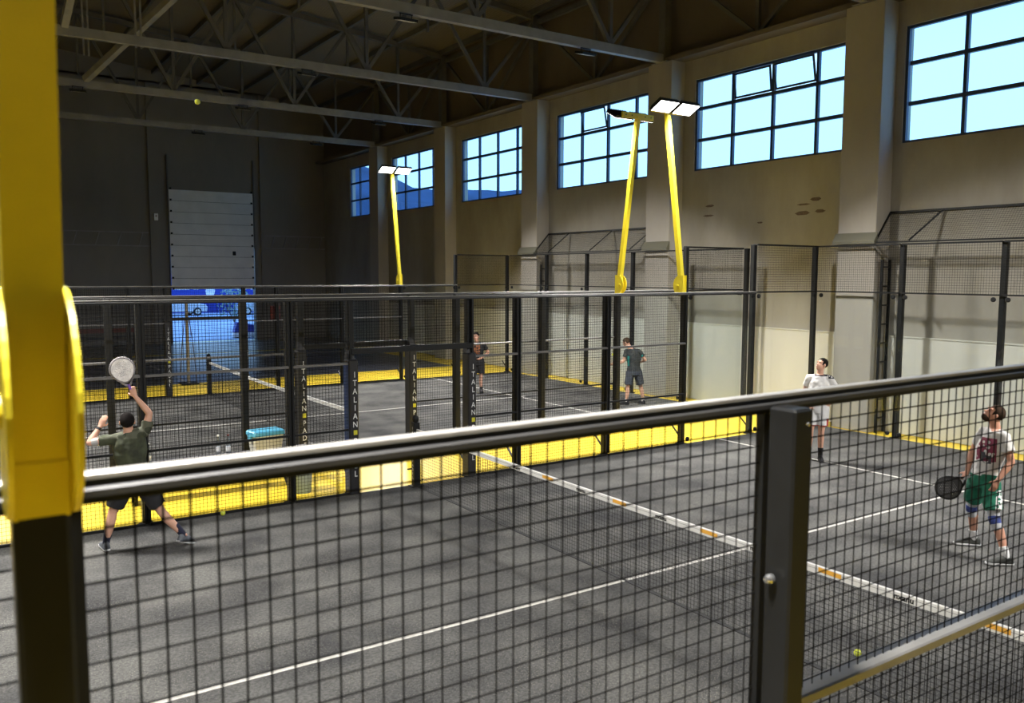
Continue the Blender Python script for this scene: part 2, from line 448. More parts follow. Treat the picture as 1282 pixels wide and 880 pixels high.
# closing walls and ceiling
struct(MB().box((XL - .3, YN, 0), (XL, YF + .3, 12.6)).build('wall_left', M['far']))
struct(MB().box((XL - .3, YN - .3, 0), (XW + .3, YN, 13.4)).build('wall_front', M['upper']))
c = MB()
sl = (ZR - ZE) / (10.4 - Ridge)
zr_ = ZR + .22
c.rings([[(XL - .3, y, zr_ - sl * (Ridge - XL + .3)), (Ridge, y, zr_), (XW + .3, y, zr_ - sl * (XW + .3 - Ridge)), (XW + .3, y, zr_ - sl * (XW + .3 - Ridge) + .12), (Ridge, y, zr_ + .12), (XL - .3, y, zr_ - sl * (Ridge - XL + .3) + .12)] for y in (YN - .3, YF + .3)])
struct(c.build('ceiling', M['roof']))
pu = [(-12.4, 0), (-8.4, 0), (-4.6, 0), (.4, 0), (2.4, 0), (4.4, 0), (6.4, 0), (8.4, 0), (10.2, 0)]
for x, _ in pu:
    z = zr_ - sl * abs(x - Ridge)
    struct(MB().box((x - .05, YN, z - .19), (x + .05, YF, z - .012)).build('purlin', M['truss2']))

# roof trusses: one on each column line
def zt(x): return ZR - sl * abs(x - Ridge)
for y in [c_ for c_ in COLY if c_ > 0]:
    near = y < 20
    o = struct(MB().bar((XL + .05, y, 9.1), (10.2, y, 9.1), .16, .22).box((10.1, y - .3, 8.985), (10.55, y + .3, 9.0)).build('roof_truss', M['truss']))
    tc_ = MB().bar((XL + .05, y, zt(XL)), (Ridge, y, ZR), .14, .18).bar((Ridge, y, ZR), (10.5, y, zt(10.5)), .14, .18)
    tc_.build('top_chord', M['truss2'], o)
    nodes = [8.4, 4.4, .4, -3.6, -7.6, -11.6]
    wb = MB()
    for nx in nodes:
        wb.bar((nx, y, 9.15), (nx, y, zt(nx)), .09, .09)
        for dx in (-2, 2): wb.bar((nx, y, 9.2), (nx + dx, y, zt(nx + dx)), .10, .10)
    for nx in (6.4, 2.4, -1.6, -5.6): wb.bar((nx, y, 10.6), (nx, y, zt(nx)), .07, .07)
    wb.build('web_members', M['truss2'], o)
    MB().box((10.2, y - .12, 9.0), (10.42, y + .12, zt(10.3))).build('end_post', M['truss2'], o)
# truss hangers and the long diagonal braces near the ridge
for x, y, z0 in ((-2.15, 27.25, 9.9), (-1.15, 24.6, 9.7), (-2.75, 33.35, 9.3)):
    struct(MB().bar((x - .07, y, z0), (x - .07, y, 12.6), .05, .05).bar((x + .07, y, z0), (x + .07, y, 12.6), .05, .05).build('hanger', M['truss']))
struct(MB().bar((-2.2, 27.3, 9.2), (.6, 22.6, 12.0), .18, .18).bar((-3.4, 21.3, 9.2), (-2.9, 16.5, 12.4), .16, .16).build('ridge_brace', M['truss']))
# bracing in the plane of the window wall
for i in range(len(COLY) - 1):
    a, b = COLY[i], COLY[i + 1]
    if b < 9: continue
    m_ = (a + b) / 2
    o = struct(MB().box((10.36, a, 11.45), (10.48, b, 11.6)).build('wall_brace', M['truss2']))
    MB().bar((10.42, a + .1, 11.45), (10.42, m_ - .1, 9.15), .09, .09).bar((10.42, b - .1, 11.45), (10.42, m_ + .1, 9.15), .09, .09).bar((10.42, m_, 9.12), (10.42, m_, 11.45), .10, .10).build('diagonals', M['truss2'], o)

# ================================================================ outside
struct(MB().box((-60, YF + .3, -.3), (140, 260, -.02)).build('pavement', M['asphalt']))
# wooded hills beyond the windows
hb = MB(); ridge = []
prof = [(10, 8.2), (15, 8), (22, 7.6), (24.5, 7.0), (25.9, 6.3), (27.2, 5.8), (30, 5.7), (34.5, 5.75), (36, 5.4), (38, 4), (60, 3), (112, 3)]
for k in range(0, 103):
    dg = 10 + k; az = R(dg); d = 1400
    for (a0, e0), (a1, e1) in zip(prof, prof[1:]):
        if a0 <= dg <= a1: e = e0 + (e1 - e0) * (dg - a0) / (a1 - a0)
    e += .06 * math.sin(k * 1.3) + .04 * math.sin(k * 2.9)
    ridge.append((d * math.sin(az), d * math.cos(az), d * math.tan(R(e))))
hb.rings([[(x * .75, y * .75, -2) for x, y, z in ridge], [(x * .86, y * .86, z * .55) for x, y, z in ridge], ridge, [(x * 1.3, y * 1.3, -2) for x, y, z in ridge]], close=False, cap=False)
struct(hb.build('hills', M['hill'], smooth=True))

# ---- things seen through the doorway
bn = thing('hoarding', 'blue hoarding with white lettering and a round emblem across the yard outside', 'hoarding', (12.7, 72, 0), R(-10))
MB().box((-7, -.06, 0), (9, .06, 3.3)).build('panel', M['banner'], bn)
MB().box((-7, -.08, 2.35), (9, -.065, 2.75)).build('upper_strip', M['banner_top'], bn)
lt = MB(); x = -5.2
while x < 7.5:
    wd = random.uniform(.12, .3)
    if not -1.1 < x < 1.2: lt.box((x, -.09, 1.95), (x + wd, -.066, 2.18))
    x += wd + random.choice((.08, .1, .35))
lt.build('lettering', M['letter'], bn)
em = MB().lathe((-.1, -.07, 2.3), [(.5, -.03), (.5, 0)], n=20, axis='y'); em.rings([[(-.5, yy_, 1.9), (.3, yy_, 1.9), (.12, yy_, 1.3), (-.3, yy_, .95)] for yy_ in (-.10, -.07)])
em.build('emblem', M['cap'], bn)

def car(loc, rz, label):
    t = thing('car', label, 'car', loc, rz)
    prof = [(-2.1, .35), (-2.1, .75), (-1.9, .92), (-1.25, .98), (-.7, 1.42), (.75, 1.45), (1.5, .98), (2.05, .85), (2.15, .55), (2.1, .3)]
    b = MB(); rs = []
    for y, sx in ((-.86, .96), (-.8, 1), (.8, 1), (.86, .96)): rs.append([(px * sx, y, .3 + (pz - .3) * sx) for px, pz in prof])
    b.rings(rs).build('body', M['carpaint'], t, False)
    for y in (-.868, .868):
        g = MB(); g.rings([[(-1.05, y - .006, 1.0), (-.62, y - .006, 1.34), (.66, y - .006, 1.36), (1.2, y - .006, 1.0)], [(-1.05, y + .006, 1.0), (-.62, y + .006, 1.34), (.66, y + .006, 1.36), (1.2, y + .006, 1.0)]])
        g.build('side_window', M['carglass'], t)
    for x in (-1.3, 1.32):
        for y in (-.82, .82):
            wh = MB().lathe((x, y, .32), [(.2, -.1), (.32, -.09), (.32, .09), (.2, .1)], n=20, axis='y').build('wheel', M['tyre'], t)
            MB().lathe((x, y, .32), [(.05, -.115), (.2, -.105), (.2, .105), (.05, .115)], n=10, axis='y').build('hub_cap', M['alu'], wh)
    for y in (-.62, .62): MB().box((2.08, y - .13, .6), (2.16, y + .13, .72)).build('lamp', M['cap'], t)
car((9.1, 68.5, -.02), R(8), 'silver car parked in the yard, seen through the doorway at its left edge')
car((15.6, 67.5, -.02), R(172), 'pale car parked by the blue hoarding, at the right edge of the doorway')
t = thing('crate', 'dark blue wedge-shaped crate on a pale base just outside the doorway', 'crate', (6.85, 43.0, -.02), R(-8))
MB().rings([[(-.45, y, .28), (.75, y, .28), (.75, y, .62), (-.3, y, .82)] for y in (-.4, .4)]).build('bin_body', M['banner'], t)
b = MB().box((-.5, -.42, .06), (.8, .42, .27)); b.build('base', M['cap'], t)
for x in (-.35, .5): MB().box((x, -.3, 0), (x + .15, .3, .06)).build('foot', M['tyre'], t)
t = thing('shrub', 'pale leafy shrub outside at the right side of the doorway', 'shrub', (8.0, 48.5, -.02))
MB().tube((0, 0, 0), (.05, 0, 1.2), .05, .03).tube((0, 0, .5), (-.5, .1, 1.6), .03, .015).tube((0, 0, .6), (.5, -.1, 1.8), .03, .015).build('stem', M['bark'], t)
lf = MB()
for k in range(420):
    a = random.random() * 2 * PI; rr = random.random() ** .5 * .95; z = random.uniform(.75, 2.6)
    cx, cy = rr * math.cos(a) * (1.15 - abs(z - 1.6) * .5), rr * math.sin(a) * .8
    u = Vector((random.gauss(0, 1), random.gauss(0, 1), random.gauss(0, 1))).normalized() * .09
    v_ = u.cross(Vector((random.gauss(0, 1), random.gauss(0, 1), 1))).normalized() * .05
    p = Vector((cx, cy, z)); n = len(lf.v); lf.v += [p - u, p + v_, p + u, p - v_]; lf.f.append([n, n + 1, n + 2, n + 3])
lf.build('foliage', M['leaf'], t)

# ================================================================ padel courts
def wires(mb, axis, fixed, a0, a1, z0, z1, step=.05, r=.0023):
    """welded mesh in a vertical plane; axis 'x' runs along X at Y=fixed, axis 'y' along Y at X=fixed"""
    P = (lambda a, z: (a, fixed, z)) if axis == 'x' else (lambda a, z: (fixed, a, z))
    n = max(1, round((a1 - a0) / step))
    for k in range(1, n): mb.tube(P(a0 + (a1 - a0) * k / n, z0), P(a0 + (a1 - a0) * k / n, z1), r, n=4, cap=False)
    n = max(1, round((z1 - z0) / step))
    off = .0035
    P2 = (lambda a, z: (a, fixed + off, z)) if axis == 'x' else (lambda a, z: (fixed + off, a, z))
    for k in range(1, n): mb.tube(P2(a0, z0 + (z1 - z0) * k / n), P2(a1, z0 + (z1 - z0) * k / n), r, n=4, cap=False)
    return mb

LETTERS = text_mesh('I\nT\nA\nL\nI\nA\nN\n \nP\nA\nD\nE\nL', .125, .0015, line=1.0)
_zs = [v.co.y for v in LETTERS.vertices]; _h = max(_zs) - min(_zs); _c = (max(_zs) + min(_zs)) / 2
def letters_on(par, x, y, z0, z1, face, width=1.0):
    """stacked letters down a post; face = '-y' or '-x'"""
    me = LETTERS.copy(); s = (z1 - z0) / _h
    for v in me.vertices:
        px, pz, e = v.co.x * s * width, (v.co.y - _c) * s + (z0 + z1) / 2, v.co.z
        v.co = (x + px, y - e, pz) if face == '-y' else (x - e, y - px, pz)
    me.update()
    o = link('lettering', me, M['letter'], par)
    zc = z1 - (z1 - z0) * (7.5 / 13)
    q = .034 * width
    b = MB()
    if face == '-y': b.box((x - q, y - .003, zc - .035), (x + q, y, zc + .035))
    else: b.box((x - .003, y - q, zc - .035), (x, y + q, zc + .035))
    b.build('square_mark', M['logo_yellow'], par)
    return o

def light_pole(x, y, out, label, dz=3.0, watts=265, post=False):
    """yellow lamp pole standing on the fence top, leaning outward, two heads aimed back at the court"""
    t = thing('court_light_pole', label, 'light pole', (x, y, dz), 0 if out > 0 else PI, 'yellow lamp poles of the courts')
    ln, le = 3.60, R(8.4)
    top = Vector((0, math.sin(le) * ln, math.cos(le) * ln))
    MB().bar((0, .0, -.06), (0, .012, .04), .088, .10, (0, 1, 0)).bar((0, .012, .04), top, .085, .095, (0, 1, 0)).build('pole', M['yellow'], t)
    for sx in (-1, 1):
        d = MB(); k = 20; pts = []
        for i in range(k + 1):
            a = -PI / 2 + PI * i / k
            pts.append((.035 + .17 * math.cos(a), .135 + .195 * math.sin(a)))
        pts += [(-.052, .33), (-.052, -.06)]
        d.rings([[(xx, p[0], p[1]) for p in pts] for xx in (sx * .0445, sx * .0535)]).build('bracket_plate', M['yellow'], t)
    for sx in (-1, 1): MB().lathe((sx * .054, .09, .13), [(.03, -.004), (.03, .004), (.02, .008 * sx), (.0, .009 * sx)] if sx > 0 else [(.0, -.009), (.02, -.008), (.03, -.004), (.03, .004)], n=12, axis='x').build('pivot_bolt', M['yellow'], t)
    cb = MB().box((-.42, -.022, -.055), (.42, .022, .055))
    cb.v = [v + top for v in cb.v]; cb = cb.build('crossbar', M['yellow'], t)
    bo = MB()
    for bx in (-.34, -.18, .18, .34):
        bo.lathe((top.x + bx, top.y + .02, top.z), [(.012, 0), (.012, .012), (.004, .014)], n=8, axis='y')
    bo.build('bolt', M['ink'], cb)
    for sx in (-1, 1):
        mt = Matrix.Translation(top + Vector((sx * .28, -.23, .03))) @ Matrix.Rotation(R(-27), 4, 'X')
        hb_ = MB().cbox((-.245, -.17, -.02), (.245, .17, .045), .012)
        for k in range(8): hb_.box((-.215 + k * .06, -.15, .045), (-.205 + k * .06, .15, .075))
        hb_.v = [mt @ v for v in hb_.v]; ho = hb_.build('lamp_head', M['black'], t)
        l = MB().box((-.228, -.152, -.026), (.228, .152, -.0205)); l.v = [mt @ v for v in l.v]; l.build('lens', M['lens'], ho)
        ld = bpy.data.lights.new('led_array', 'AREA'); ld.shape = 'RECTANGLE'; ld.size = .44; ld.size_y = .29; ld.energy = watts * 1.06; ld.color = (1.0, .975, .935); ld.spread = R(127)
        lo = bpy.data.objects.new('led_array', ld); COL.objects.link(lo); lo.parent = ho
        lo.matrix_local = mt @ Matrix.Translation((0, 0, -.03))
        a = MB().bar(top + Vector((sx * .28, 0, 0)), mt @ Vector((0, .05, .05)), .05, .02); a.build('arm', M['black'], ho)
    if post: MB().cbox((-.05, -.05, -dz - .012), (.05, .05, -.05), .008).build('support_post', M['post'], t)
    return t

def side_fence(name, label, Y, out, posts, panels, gate=None, header=2.18, pads=(), rail=None, wr=.0023, mz=2.0, zt_=3.0, st=.05, hw=.05, ins=.03):
    """posts [(x, height)], panels [(x0, x1, kind)]; the mesh lies in plane Y, posts stand on the outer side"""
    t = thing(name, label, 'fence', (0, Y, 0))
    yo = out * .085
    for x, h in posts:
        p = MB().cbox((x - hw, yo - .05, -.012), (x + hw, yo + .05, h - .03), .008).build('post', M['post'], t)
        MB().box((x - .09, yo - .07, -.012), (x + .09, yo + .07, .01)).build('foot_plate', M['black'], p)
        g = MB(); ya, yb = yo + out * .05, yo + out * .30
        g.bar((x, ya, .14), (x, yb, .36), .014, .035, (1, 0, 0)); g.box((x - .008, min(ya, ya + out * .035), 0), (x + .008, max(ya, ya + out * .035), .16))
        g.build('gusset', M['black'], p)
        if x in pads:
            pf, pk = min(-.05, yo - .078), max(.05, yo + .078)
            d = MB().cbox((x - .078, pf, .012), (x + .078, pk, 2.06), .02).rings([[(x - .07, yo - .07, 2.06), (x + .07, yo - .07, 2.06), (x + .07, yo + .07, 2.06), (x - .07, yo + .07, 2.06)], [(x - .05, yo - .05, 2.2), (x - .03, yo - .055, 2.2), (x - .03, yo + .05, 2.2), (x - .05, yo + .05, 2.2)]])
            po = d.build('pad', M['pad'], p)
            letters_on(po, x + .015, pf - .0005, .28, 1.88, '-y', .85)
            if x < 0 and Y < 11: MB().box((x - .081, pf + .025, .05), (x - .0785, pk - .02, 2.0)).build('blue_panel', M['pad_blue'], po)
    for x0, x1, kind in panels:
        a, b = x0 + ins, x1 - .03
        if kind == 'mesh':
            pn = wires(MB(), 'x', 0, a, b, .04, zt_ - .06, st, wr).build('mesh_panel', M['wire'], t)
            f = MB().box((a, -.018, 0), (b, .018, .035))
            f.box((a - .02, -.02, .05), (a + .012, .016, zt_ - .06)).box((b - .008, -.016, .05), (b + .02, .016, zt_ - .06))
            f.build('panel_frame', M['black'], pn)
            MB().cbox((a, -.02, .985), (b, .02, 1.015), .006).build('lower_rail', M['black'], pn)
            MB().cbox((a, -.026 if not rail else -.042, mz - .015), (b, .026 if not rail else .042, mz + .02), .006).build('middle_rail', rail or M['rail2'], pn)
        elif kind == 'gate':
            pn = wires(MB(), 'x', 0, a, b, header + .05, 2.96).build('mesh_panel', M['wire'], t)
            MB().cbox((x0 - .02, -.03, header - .04), (x1 + .02, .03, header + .05), .008).build('header_beam', M['black'], t)
        elif kind in ('glass', 'tall'):
            go = MB().box((a + .02, -.006, .02), (b - .02, .006, 2.95)).build('glass_panel', M['glass'], t)
            cl = MB()
            for xx in (a + .06, b - .06):
                for zz in (.09, 2.9): cl.lathe((xx, 0, zz), [(.032, -.022), (.045, -.012), (.045, .012), (.032, .022)], n=12, axis='y')
            cl.build('glass_clamp', M['black'], go)
            if kind == 'tall':
                pn = wires(MB(), 'x', 0, a, b, 3.0, 3.96).build('mesh_panel', M['wire'], t)
                MB().box((a, -.018, 2.97), (b, .018, 3.0)).box((a, -.018, 3.95), (b, .018, 3.985)).build('panel_frame', M['black'], pn)
    xs = [p[0] for p in posts if p[1] < 3.5]
    tx = min([p[0] for p in posts if p[1] > 3.5] or [max(xs)])
    x0_ = min(xs) - .05
    MB().cbox((x0_, -.015, zt_ - .012), (tx, .019, zt_), .003).build('top_rail', M['midrail'], t)
    MB().box((x0_, -.012, zt_ - .026), (tx, .018, zt_ - .012)).build('rail_shade_strip', M['black'], t)  # black strip paints the shaded front face under the bright top
    MB().cbox((x0_, -.024, zt_ - .044), (tx, .018, zt_ - .026), .005).build('frame_rail', M['rail'], t)
    MB().box((x0_, -.018, zt_ - .058), (tx, .014, zt_ - .044)).build('frame_shade_strip', M['black'], t)  # same painted shade on the front of the frame rail
    return t

FA, NB, FB = 10.03, 12.03, 22.25
xa = [-5.97, -3.98, -1.99, -1.04, 1.04, 1.99, 3.98, 5.97]
def std(bx):
    ps = [(x + bx, 3.0) for x in xa] + [(7.97 + bx, 4.0), (10.0 + bx, 4.0)]
    pl = [(-5.97, -3.98, 'mesh'), (-3.98, -1.99, 'mesh'), (-1.99, -1.04, 'mesh'), (-1.04, 1.04, 'gate'), (1.04, 1.99, 'mesh'), (1.99, 3.98, 'mesh'), (3.98, 5.97, 'mesh'), (5.97, 7.97, 'glass'), (7.97, 10.0, 'tall')]
    return ps, [(a + bx, b + bx, k) for a, b, k in pl]
ps, pl = std(.02)
side_fence('court_fence', 'black mesh side fence along the far side of the front court, behind the net end', FA, 1, ps, pl, pads=(xa[3] + .02, xa[4] + .02))
ps, pl = std(-.09)
side_fence('court_fence', 'black mesh side fence on the near side of the rear court, across the yellow aisle', NB, -1, ps, pl, header=2.1, pads=(xa[3] - .09, xa[4] - .09))
side_fence('court_fence', 'black mesh side fence on the far side of the rear court, before the bright doorway', FB, 1, ps, pl, header=2.1, pads=(xa[3] - .09, xa[4] - .09))
near = side_fence('court_fence', 'black mesh side fence in the foreground with the bright top rail', -.03, -1, [(-7.95, 2.97), (-5.93, 3.0), (-3.885, 2.97), (-1.9, 2.97)],
                  [(-7.95, -5.93, 'mesh'), (-5.93, -3.885, 'mesh'), (-3.885, -1.9, 'mesh')], rail=M['midrail'], wr=.0026, mz=1.915, zt_=2.972, st=.053, hw=.044, ins=.062)
MB().lathe((-3.94, -.075, 2.40), [(0, -.028), (.011, -.024), (.016, -.012), (.016, 0), (.006, .004)], n=12, axis='x').build('bolt', M['chrome'], near)
MB().lathe((-3.905, -.165, 2.90), [(0, -.004), (.006, -.003), (.006, .002)], n=10, axis='y').build('bolt', M['chrome'], near)

def back_wall(label, X, y0, y1, ps):
    t = thing('glass_back_wall', label, 'glass wall', (X, 0, 0))
    for y in ps:
        p = MB().cbox((.04, y - .05, -.012), (.14, y + .05, 3.98), .008).build('post', M['post'], t)
        MB().box((.02, y - .09, -.012), (.16, y + .09, .01)).build('foot_plate', M['black'], p)
    e = [y1] + list(ps) + ([y0] if y0 is not None else [])
    for b, a in zip(e, e[1:]):
        go = MB().box((-.006, a + .012, .02), (.006, b - .012, 2.95)).build('glass_panel', M['glass'], t)
        cl = MB()
        for yy_ in (a + .13, b - .13):
            for zz in (.09, 2.9): cl.lathe((0, yy_, zz), [(.032, -.022), (.045, -.012), (.045, .012), (.032, .022)], n=12, axis='x')
        cl.build('glass_clamp', M['black'], go)
        pn = wires(MB(), 'y', 0, a + .02, b - .02, 3.0, 3.96).build('mesh_panel', M['wire'], t)
        MB().box((-.018, a + .02, 2.97), (.018, b - .02, 3.0)).box((-.018, a + .02, 3.95), (.018, b - .02, 3.985)).build('panel_frame', M['black'], pn)
    return t
back_wall('tall glass back wall of the front court, behind the two players in white', 10.02, None, 10.06, [8.09, 6.1, 4.1, 2.1, .1])
back_wall('tall glass back wall of the rear court, behind the players in black', 9.93, 12.06, 22.2, [20.2, 18.15, 16.1, 14.05])

# sloping ball nets between the back walls and the window wall
def slope_net(label, X, y0, y1, braces):
    t = thing('sloping_ball_net', label, 'net', (0, 0, 0))
    zl, zh = 4.02, 4.66
    m_ = MB(); n = round((y1 - y0) / .05)
    for k in range(1, n):
        y = y0 + (y1 - y0) * k / n; m_.tube((X, y, zl), (XW - .03, y, zh), .0022, n=4, cap=False)
    for k in range(1, 16):
        f = k / 16; m_.tube((X + (XW - .03 - X) * f, y0, zl + (zh - zl) * f), (X + (XW - .03 - X) * f, y1, zl + (zh - zl) * f), .0022, n=4, cap=False)
    m_.build('netting', M['wire'], t)
    f = MB().bar((X, y0, zl), (X, y1, zl), .035, .035).bar((XW - .03, y0, zh), (XW - .03, y1, zh), .045, .045)
    f.bar((X, y0, zl), (XW - .03, y0, zh), .03, .03).bar((X, y1, zl), (XW - .03, y1, zh), .03, .03)
    f.build('frame', M['black'], t)
    for y in braces: MB().bar((X + .06, y + .12, zl + .03), (XW - .05, y - .3, zh - .02), .05, .03).build('brace', M['black'], t)
slope_net('dark sloping ball net above the right end of the front court glass wall', 10.1, 2.7, 8.73, (7.9, 5.4, 3.2))
slope_net('dark sloping ball net high behind the rear court, between two wall columns', 10.02, 15.8, 20.93, (20.1, 18.0, 16.2))
for y, lb in ((9.2, 'nearer'), (15.3, 'second'), (21.4, 'third')):
    struct(MB().rings([[(10.03, yy_, 4.0), (10.145, yy_, 4.0), (10.145, yy_, 4.24), (10.03, yy_, 4.06)] for yy_ in (y - .5, y + .5)]).build('column_flashing', plain('olive_flashing', (.12, .115, .08), .6)))
for y, lb in ((8.70, 'black ladder-like steel frame on the column behind the front court glass'), (20.90, 'black ladder-like steel frame on the column behind the rear court glass')):
    t = thing('steel_ladder_frame', lb, 'ladder frame', (0, y, 0))
    for x in (10.26, 10.54): MB().box((x - .02, -.08, 0), (x + .02, -.03, 3.66)).build('side_rail', M['black'], t)
    for k in range(9): MB().box((10.28, -.07, .3 + k * .4), (10.52, -.045, .33 + k * .4)).build('rung', M['black'], t)

# lamp poles (eight light the hall, four in view; the two behind the viewer are added)
light_pole(5.95, 10.12, 1, 'yellow lamp pole on the front court fence, its two lit heads facing the foreground')
light_pole(5.88, 11.94, -1, 'yellow lamp pole leaning right, seen from behind, its crossbar before the window')
light_pole(5.88, 22.34, 1, 'distant yellow lamp pole with two lit heads, right of the white door')
light_pole(-5.93, -.115, -1, 'blurred yellow lamp pole filling the left edge of the foreground', 2.995)
light_pole(5.95, -.115, -1, 'yellow lamp pole on the foreground fence, beyond the right edge of the view', 3.0, 265, True)
light_pole(-5.95, 10.12, 1, 'yellow lamp pole on the front court fence, beyond the left edge of the view')
light_pole(-6.05, 11.94, -1, 'yellow lamp pole on the near fence of the rear court, beyond the left edge')
light_pole(5.95, -13.9, -1, 'added fill light pole behind the viewer, out of view, right side', 3.0, 28, True)  # added, weak: brightens the camera-facing side of the foreground pole
light_pole(-5.95, -13.9, -1, 'added fill light pole behind the viewer, out of view, left side', 3.0, 28, True)  # second added fill pole, unseen
light_pole(-6.05, 22.34, 1, 'yellow lamp pole on the far fence of the rear court, beyond the left edge')

# nets
def padel_net(label, bx, y0, y1, print_text):
    t = thing('padel_net', label, 'net', (bx, 0, 0))
    ym = (y0 + y1) / 2
    def top(y): return .88 + .04 * ((y - ym) / ((y1 - y0) / 2)) ** 2
    n = 24; m_ = MB(); st = .045
    k = round((y1 - y0) / st)
    for i in range(k + 1):
        y = y0 + (y1 - y0) * i / k; m_.tube((0, y, .02), (0, y, top(y) - .06), .0021, n=4, cap=False)
    for j in range(19):
        f = j / 19
        for i in range(n):
            ya, yb = y0 + (y1 - y0) * i / n, y0 + (y1 - y0) * (i + 1) / n
            m_.tube((.003, ya, .02 + (top(ya) - .07) * f), (.003, yb, .02 + (top(yb) - .07) * f), .0021, n=4, cap=False)
    m_.build('mesh', M['net'], t)
    rs = []
    for i in range(n + 1):
        y = y0 + (y1 - y0) * i / n; z = top(y)
        rs.append([(-.014, y, z - .068), (-.016, y, z - .004), (-.008, y, z), (.008, y, z), (.016, y, z - .004), (.014, y, z - .068)])
    tp = MB().rings(rs).build('headband', M['white_net'], t)
    hem = MB()
    for i in range(n):
        ya, yb = y0 + (y1 - y0) * i / n, y0 + (y1 - y0) * (i + 1) / n
        hem.bar((-.0155, ya, top(ya) - .026), (-.0155, yb, top(yb) - .026), .0012, .003)
    hem.build('stitching', M['doorgap'], tp)
    for y in print_text:
        me = text_mesh('nxanu', .068, .0006, off=.0022)
        for v in me.vertices:
            px, pz, e = v.co.x, v.co.y, v.co.z
            yy_ = y - px; v.co = (-.0172 - abs(e), yy_, top(yy_) - .036 + pz * .9)
        me.update(); link('lettering', me, M['ink'], tp)
    if print_text:
        for y in (6.42, 5.09, 3.78, 2.43, 1.09):
            q = MB(); 
            q.bar((-.0165, y - .11, top(y) - .030), (-.0165, y + .11, top(y) - .027), .0015, .038)
            for k in range(5): q.box((-.0185, y - .10 + k * .043, top(y) - .046), (-.017, y - .08 + k * .043, top(y) - .012))
            q.build('orange_mark', M['orange'], tp)
    MB().box((-.02, y0, .0), (.02, y1, .006)).build('bottom_band', M['net'], t)
    for y, s in ((y0 - .06, -1), (y1 + .06, 1)):
        p = MB().cbox((-.055, y - .05, -.012), (.055, y + .05, 1.02), .008).build('net_post', M['post'], t)
        MB().box((-.1, y - .08, -.012), (.1, y + .08, .012)).build('foot_plate', M['black'], p)
        MB().lathe((0, y, 1.02), [(.03, 0), (.05, .02), (.055, .06), (.04, .1), (.01, .115)], n=12).build('post_cap', M['black'], p)
        letters_on(p, -.0555, y, .12, .95, '-x', .8)
        MB().tube((-.06, y + .02 * s, .28), (-.14, y + .02 * s, .28), .012).build('winder', M['black'], p)
padel_net('long white-taped net across the front court', 0, .1, 9.9, (7.1, 5.77, 4.44, 3.19, 1.77))
padel_net('smaller white-taped net across the rear court, seen through the mesh', -.09, 12.2, 22.1, ())

# ================================================================ aisle and rear area
t = thing('bench', 'dark bench in the yellow aisle carrying bottles and the blue-lidded tub', 'bench', (-2.6, 11.3, 0))
MB().cbox((-1.5, -.17, .52), (1.35, .17, .56), .01).build('seat', M['bench'], t)
for x in (-1.3, 1.15):
    for y in (-.13, .13): MB().box((x - .02, y - .02, -.012), (x + .02, y + .02, .52)).build('leg', M['black'], t)
def bottle(x, y, z, label, capc='cap'):
    t = thing('water_bottle', label, 'bottle', (x, y, z), 0, 'water bottles on the bench')
    MB().lathe((0, 0, 0), [(.03, 0), (.036, .01), (.036, .17), (.033, .19), (.036, .2), (.030, .235), (.015, .275), (.014, .295)], n=14).build('body', M['bottle'], t, True)
    MB().lathe((0, 0, .295), [(.017, 0), (.017, .02), (.014, .024)], n=12).build('cap', M[capc], t)
    MB().lathe((0, 0, .06), [(.0368, 0), (.0368, .07)], n=14).build('label', M['label'], t)
bottle(-3.70, 11.25, .56, 'clear water bottle standing alone on the bench, right of the smashing player')
bottle(-2.68, 11.34, .56, 'clear water bottle on the bench, left one of the pair by the tub')
bottle(-2.54, 11.30, .56, 'clear water bottle on the bench, the one of the pair nearest the tub', 'redcab')
t = thing('storage_tub', 'milky plastic tub with a cyan lid on the bench', 'tub', (-1.96, 11.3, .56), R(6))
MB().rings([[(-a, -b, z), (a, -b, z), (a, b, z), (-a, b, z)] for a, b, z in ((.2, .13, 0), (.235, .155, .26))]).build('body', M['tub'], t)
MB().cbox((-.255, -.17, .26), (.255, .17, .335), .02).build('lid', M['cyan'], t)
MB().box((-.27, -.05, .2), (-.235, .05, .3)).box((.235, -.05, .2), (.27, .05, .3)).build('clip', M['cyan'], t)
t = thing('waste_bin', 'grey-blue plastic bin on the yellow floor behind the front court fence', 'bin', (-1.62, 10.62, -.012))
MB().lathe((0, 0, 0), [(.0, 0), (.13, 0), (.17, .52), (.185, .54), (.185, .56), (.16, .56), (.12, .02), (0, .02)], n=18).build('body', M['bin'], t, True)
MB().lathe((0, 0, .5), [(.178, 0), (.184, .01), (.178, .02)], n=18).build('band', M['bin'], t)
t = thing('stand_pole', 'beige pole stand with two slanting cables before the bright doorway', 'pole', (-.02, 24.9, -.012))
MB().tube((0, 0, 0), (0, 0, 2.6), .045).build('pole', M['beige'], t)
MB().box((-.25, -.25, 0), (.25, .25, .03)).build('base_plate', M['black'], t)
for sx in (-1, 1): MB().path([(0, 0, 2.0), (sx * .07, 0, 1.95), (sx * .17, 0, 1.1), (sx * .24, 0, .03)], .013).build('cable', M['bark'], t)
t = thing('red_cabinet', 'small dark red box hung on a rear fence post, right of the doorway', 'box', (1.9, 22.42, 2.2))
MB().cbox((-.13, 0, -.2), (.13, .12, .2), .01).build('case', M['redcab'], t); MB().box((-.1, -.008, -.16), (.1, 0, .16)).build('front', M['redcab'], t)
t = thing('rail_barrier', 'low reddish rail barrier along the back of the hall, left of the doorway', 'barrier', (-3.0, 38.5, -.012))
MB().box((-9, -.03, .75), (4.0, .03, .95)).build('board', M['redcab'], t)
for x in (-8, -5, -2, 1, 3.8): MB().box((x - .04, -.03, 0), (x + .04, .03, .75)).build('leg', M['black'], t)

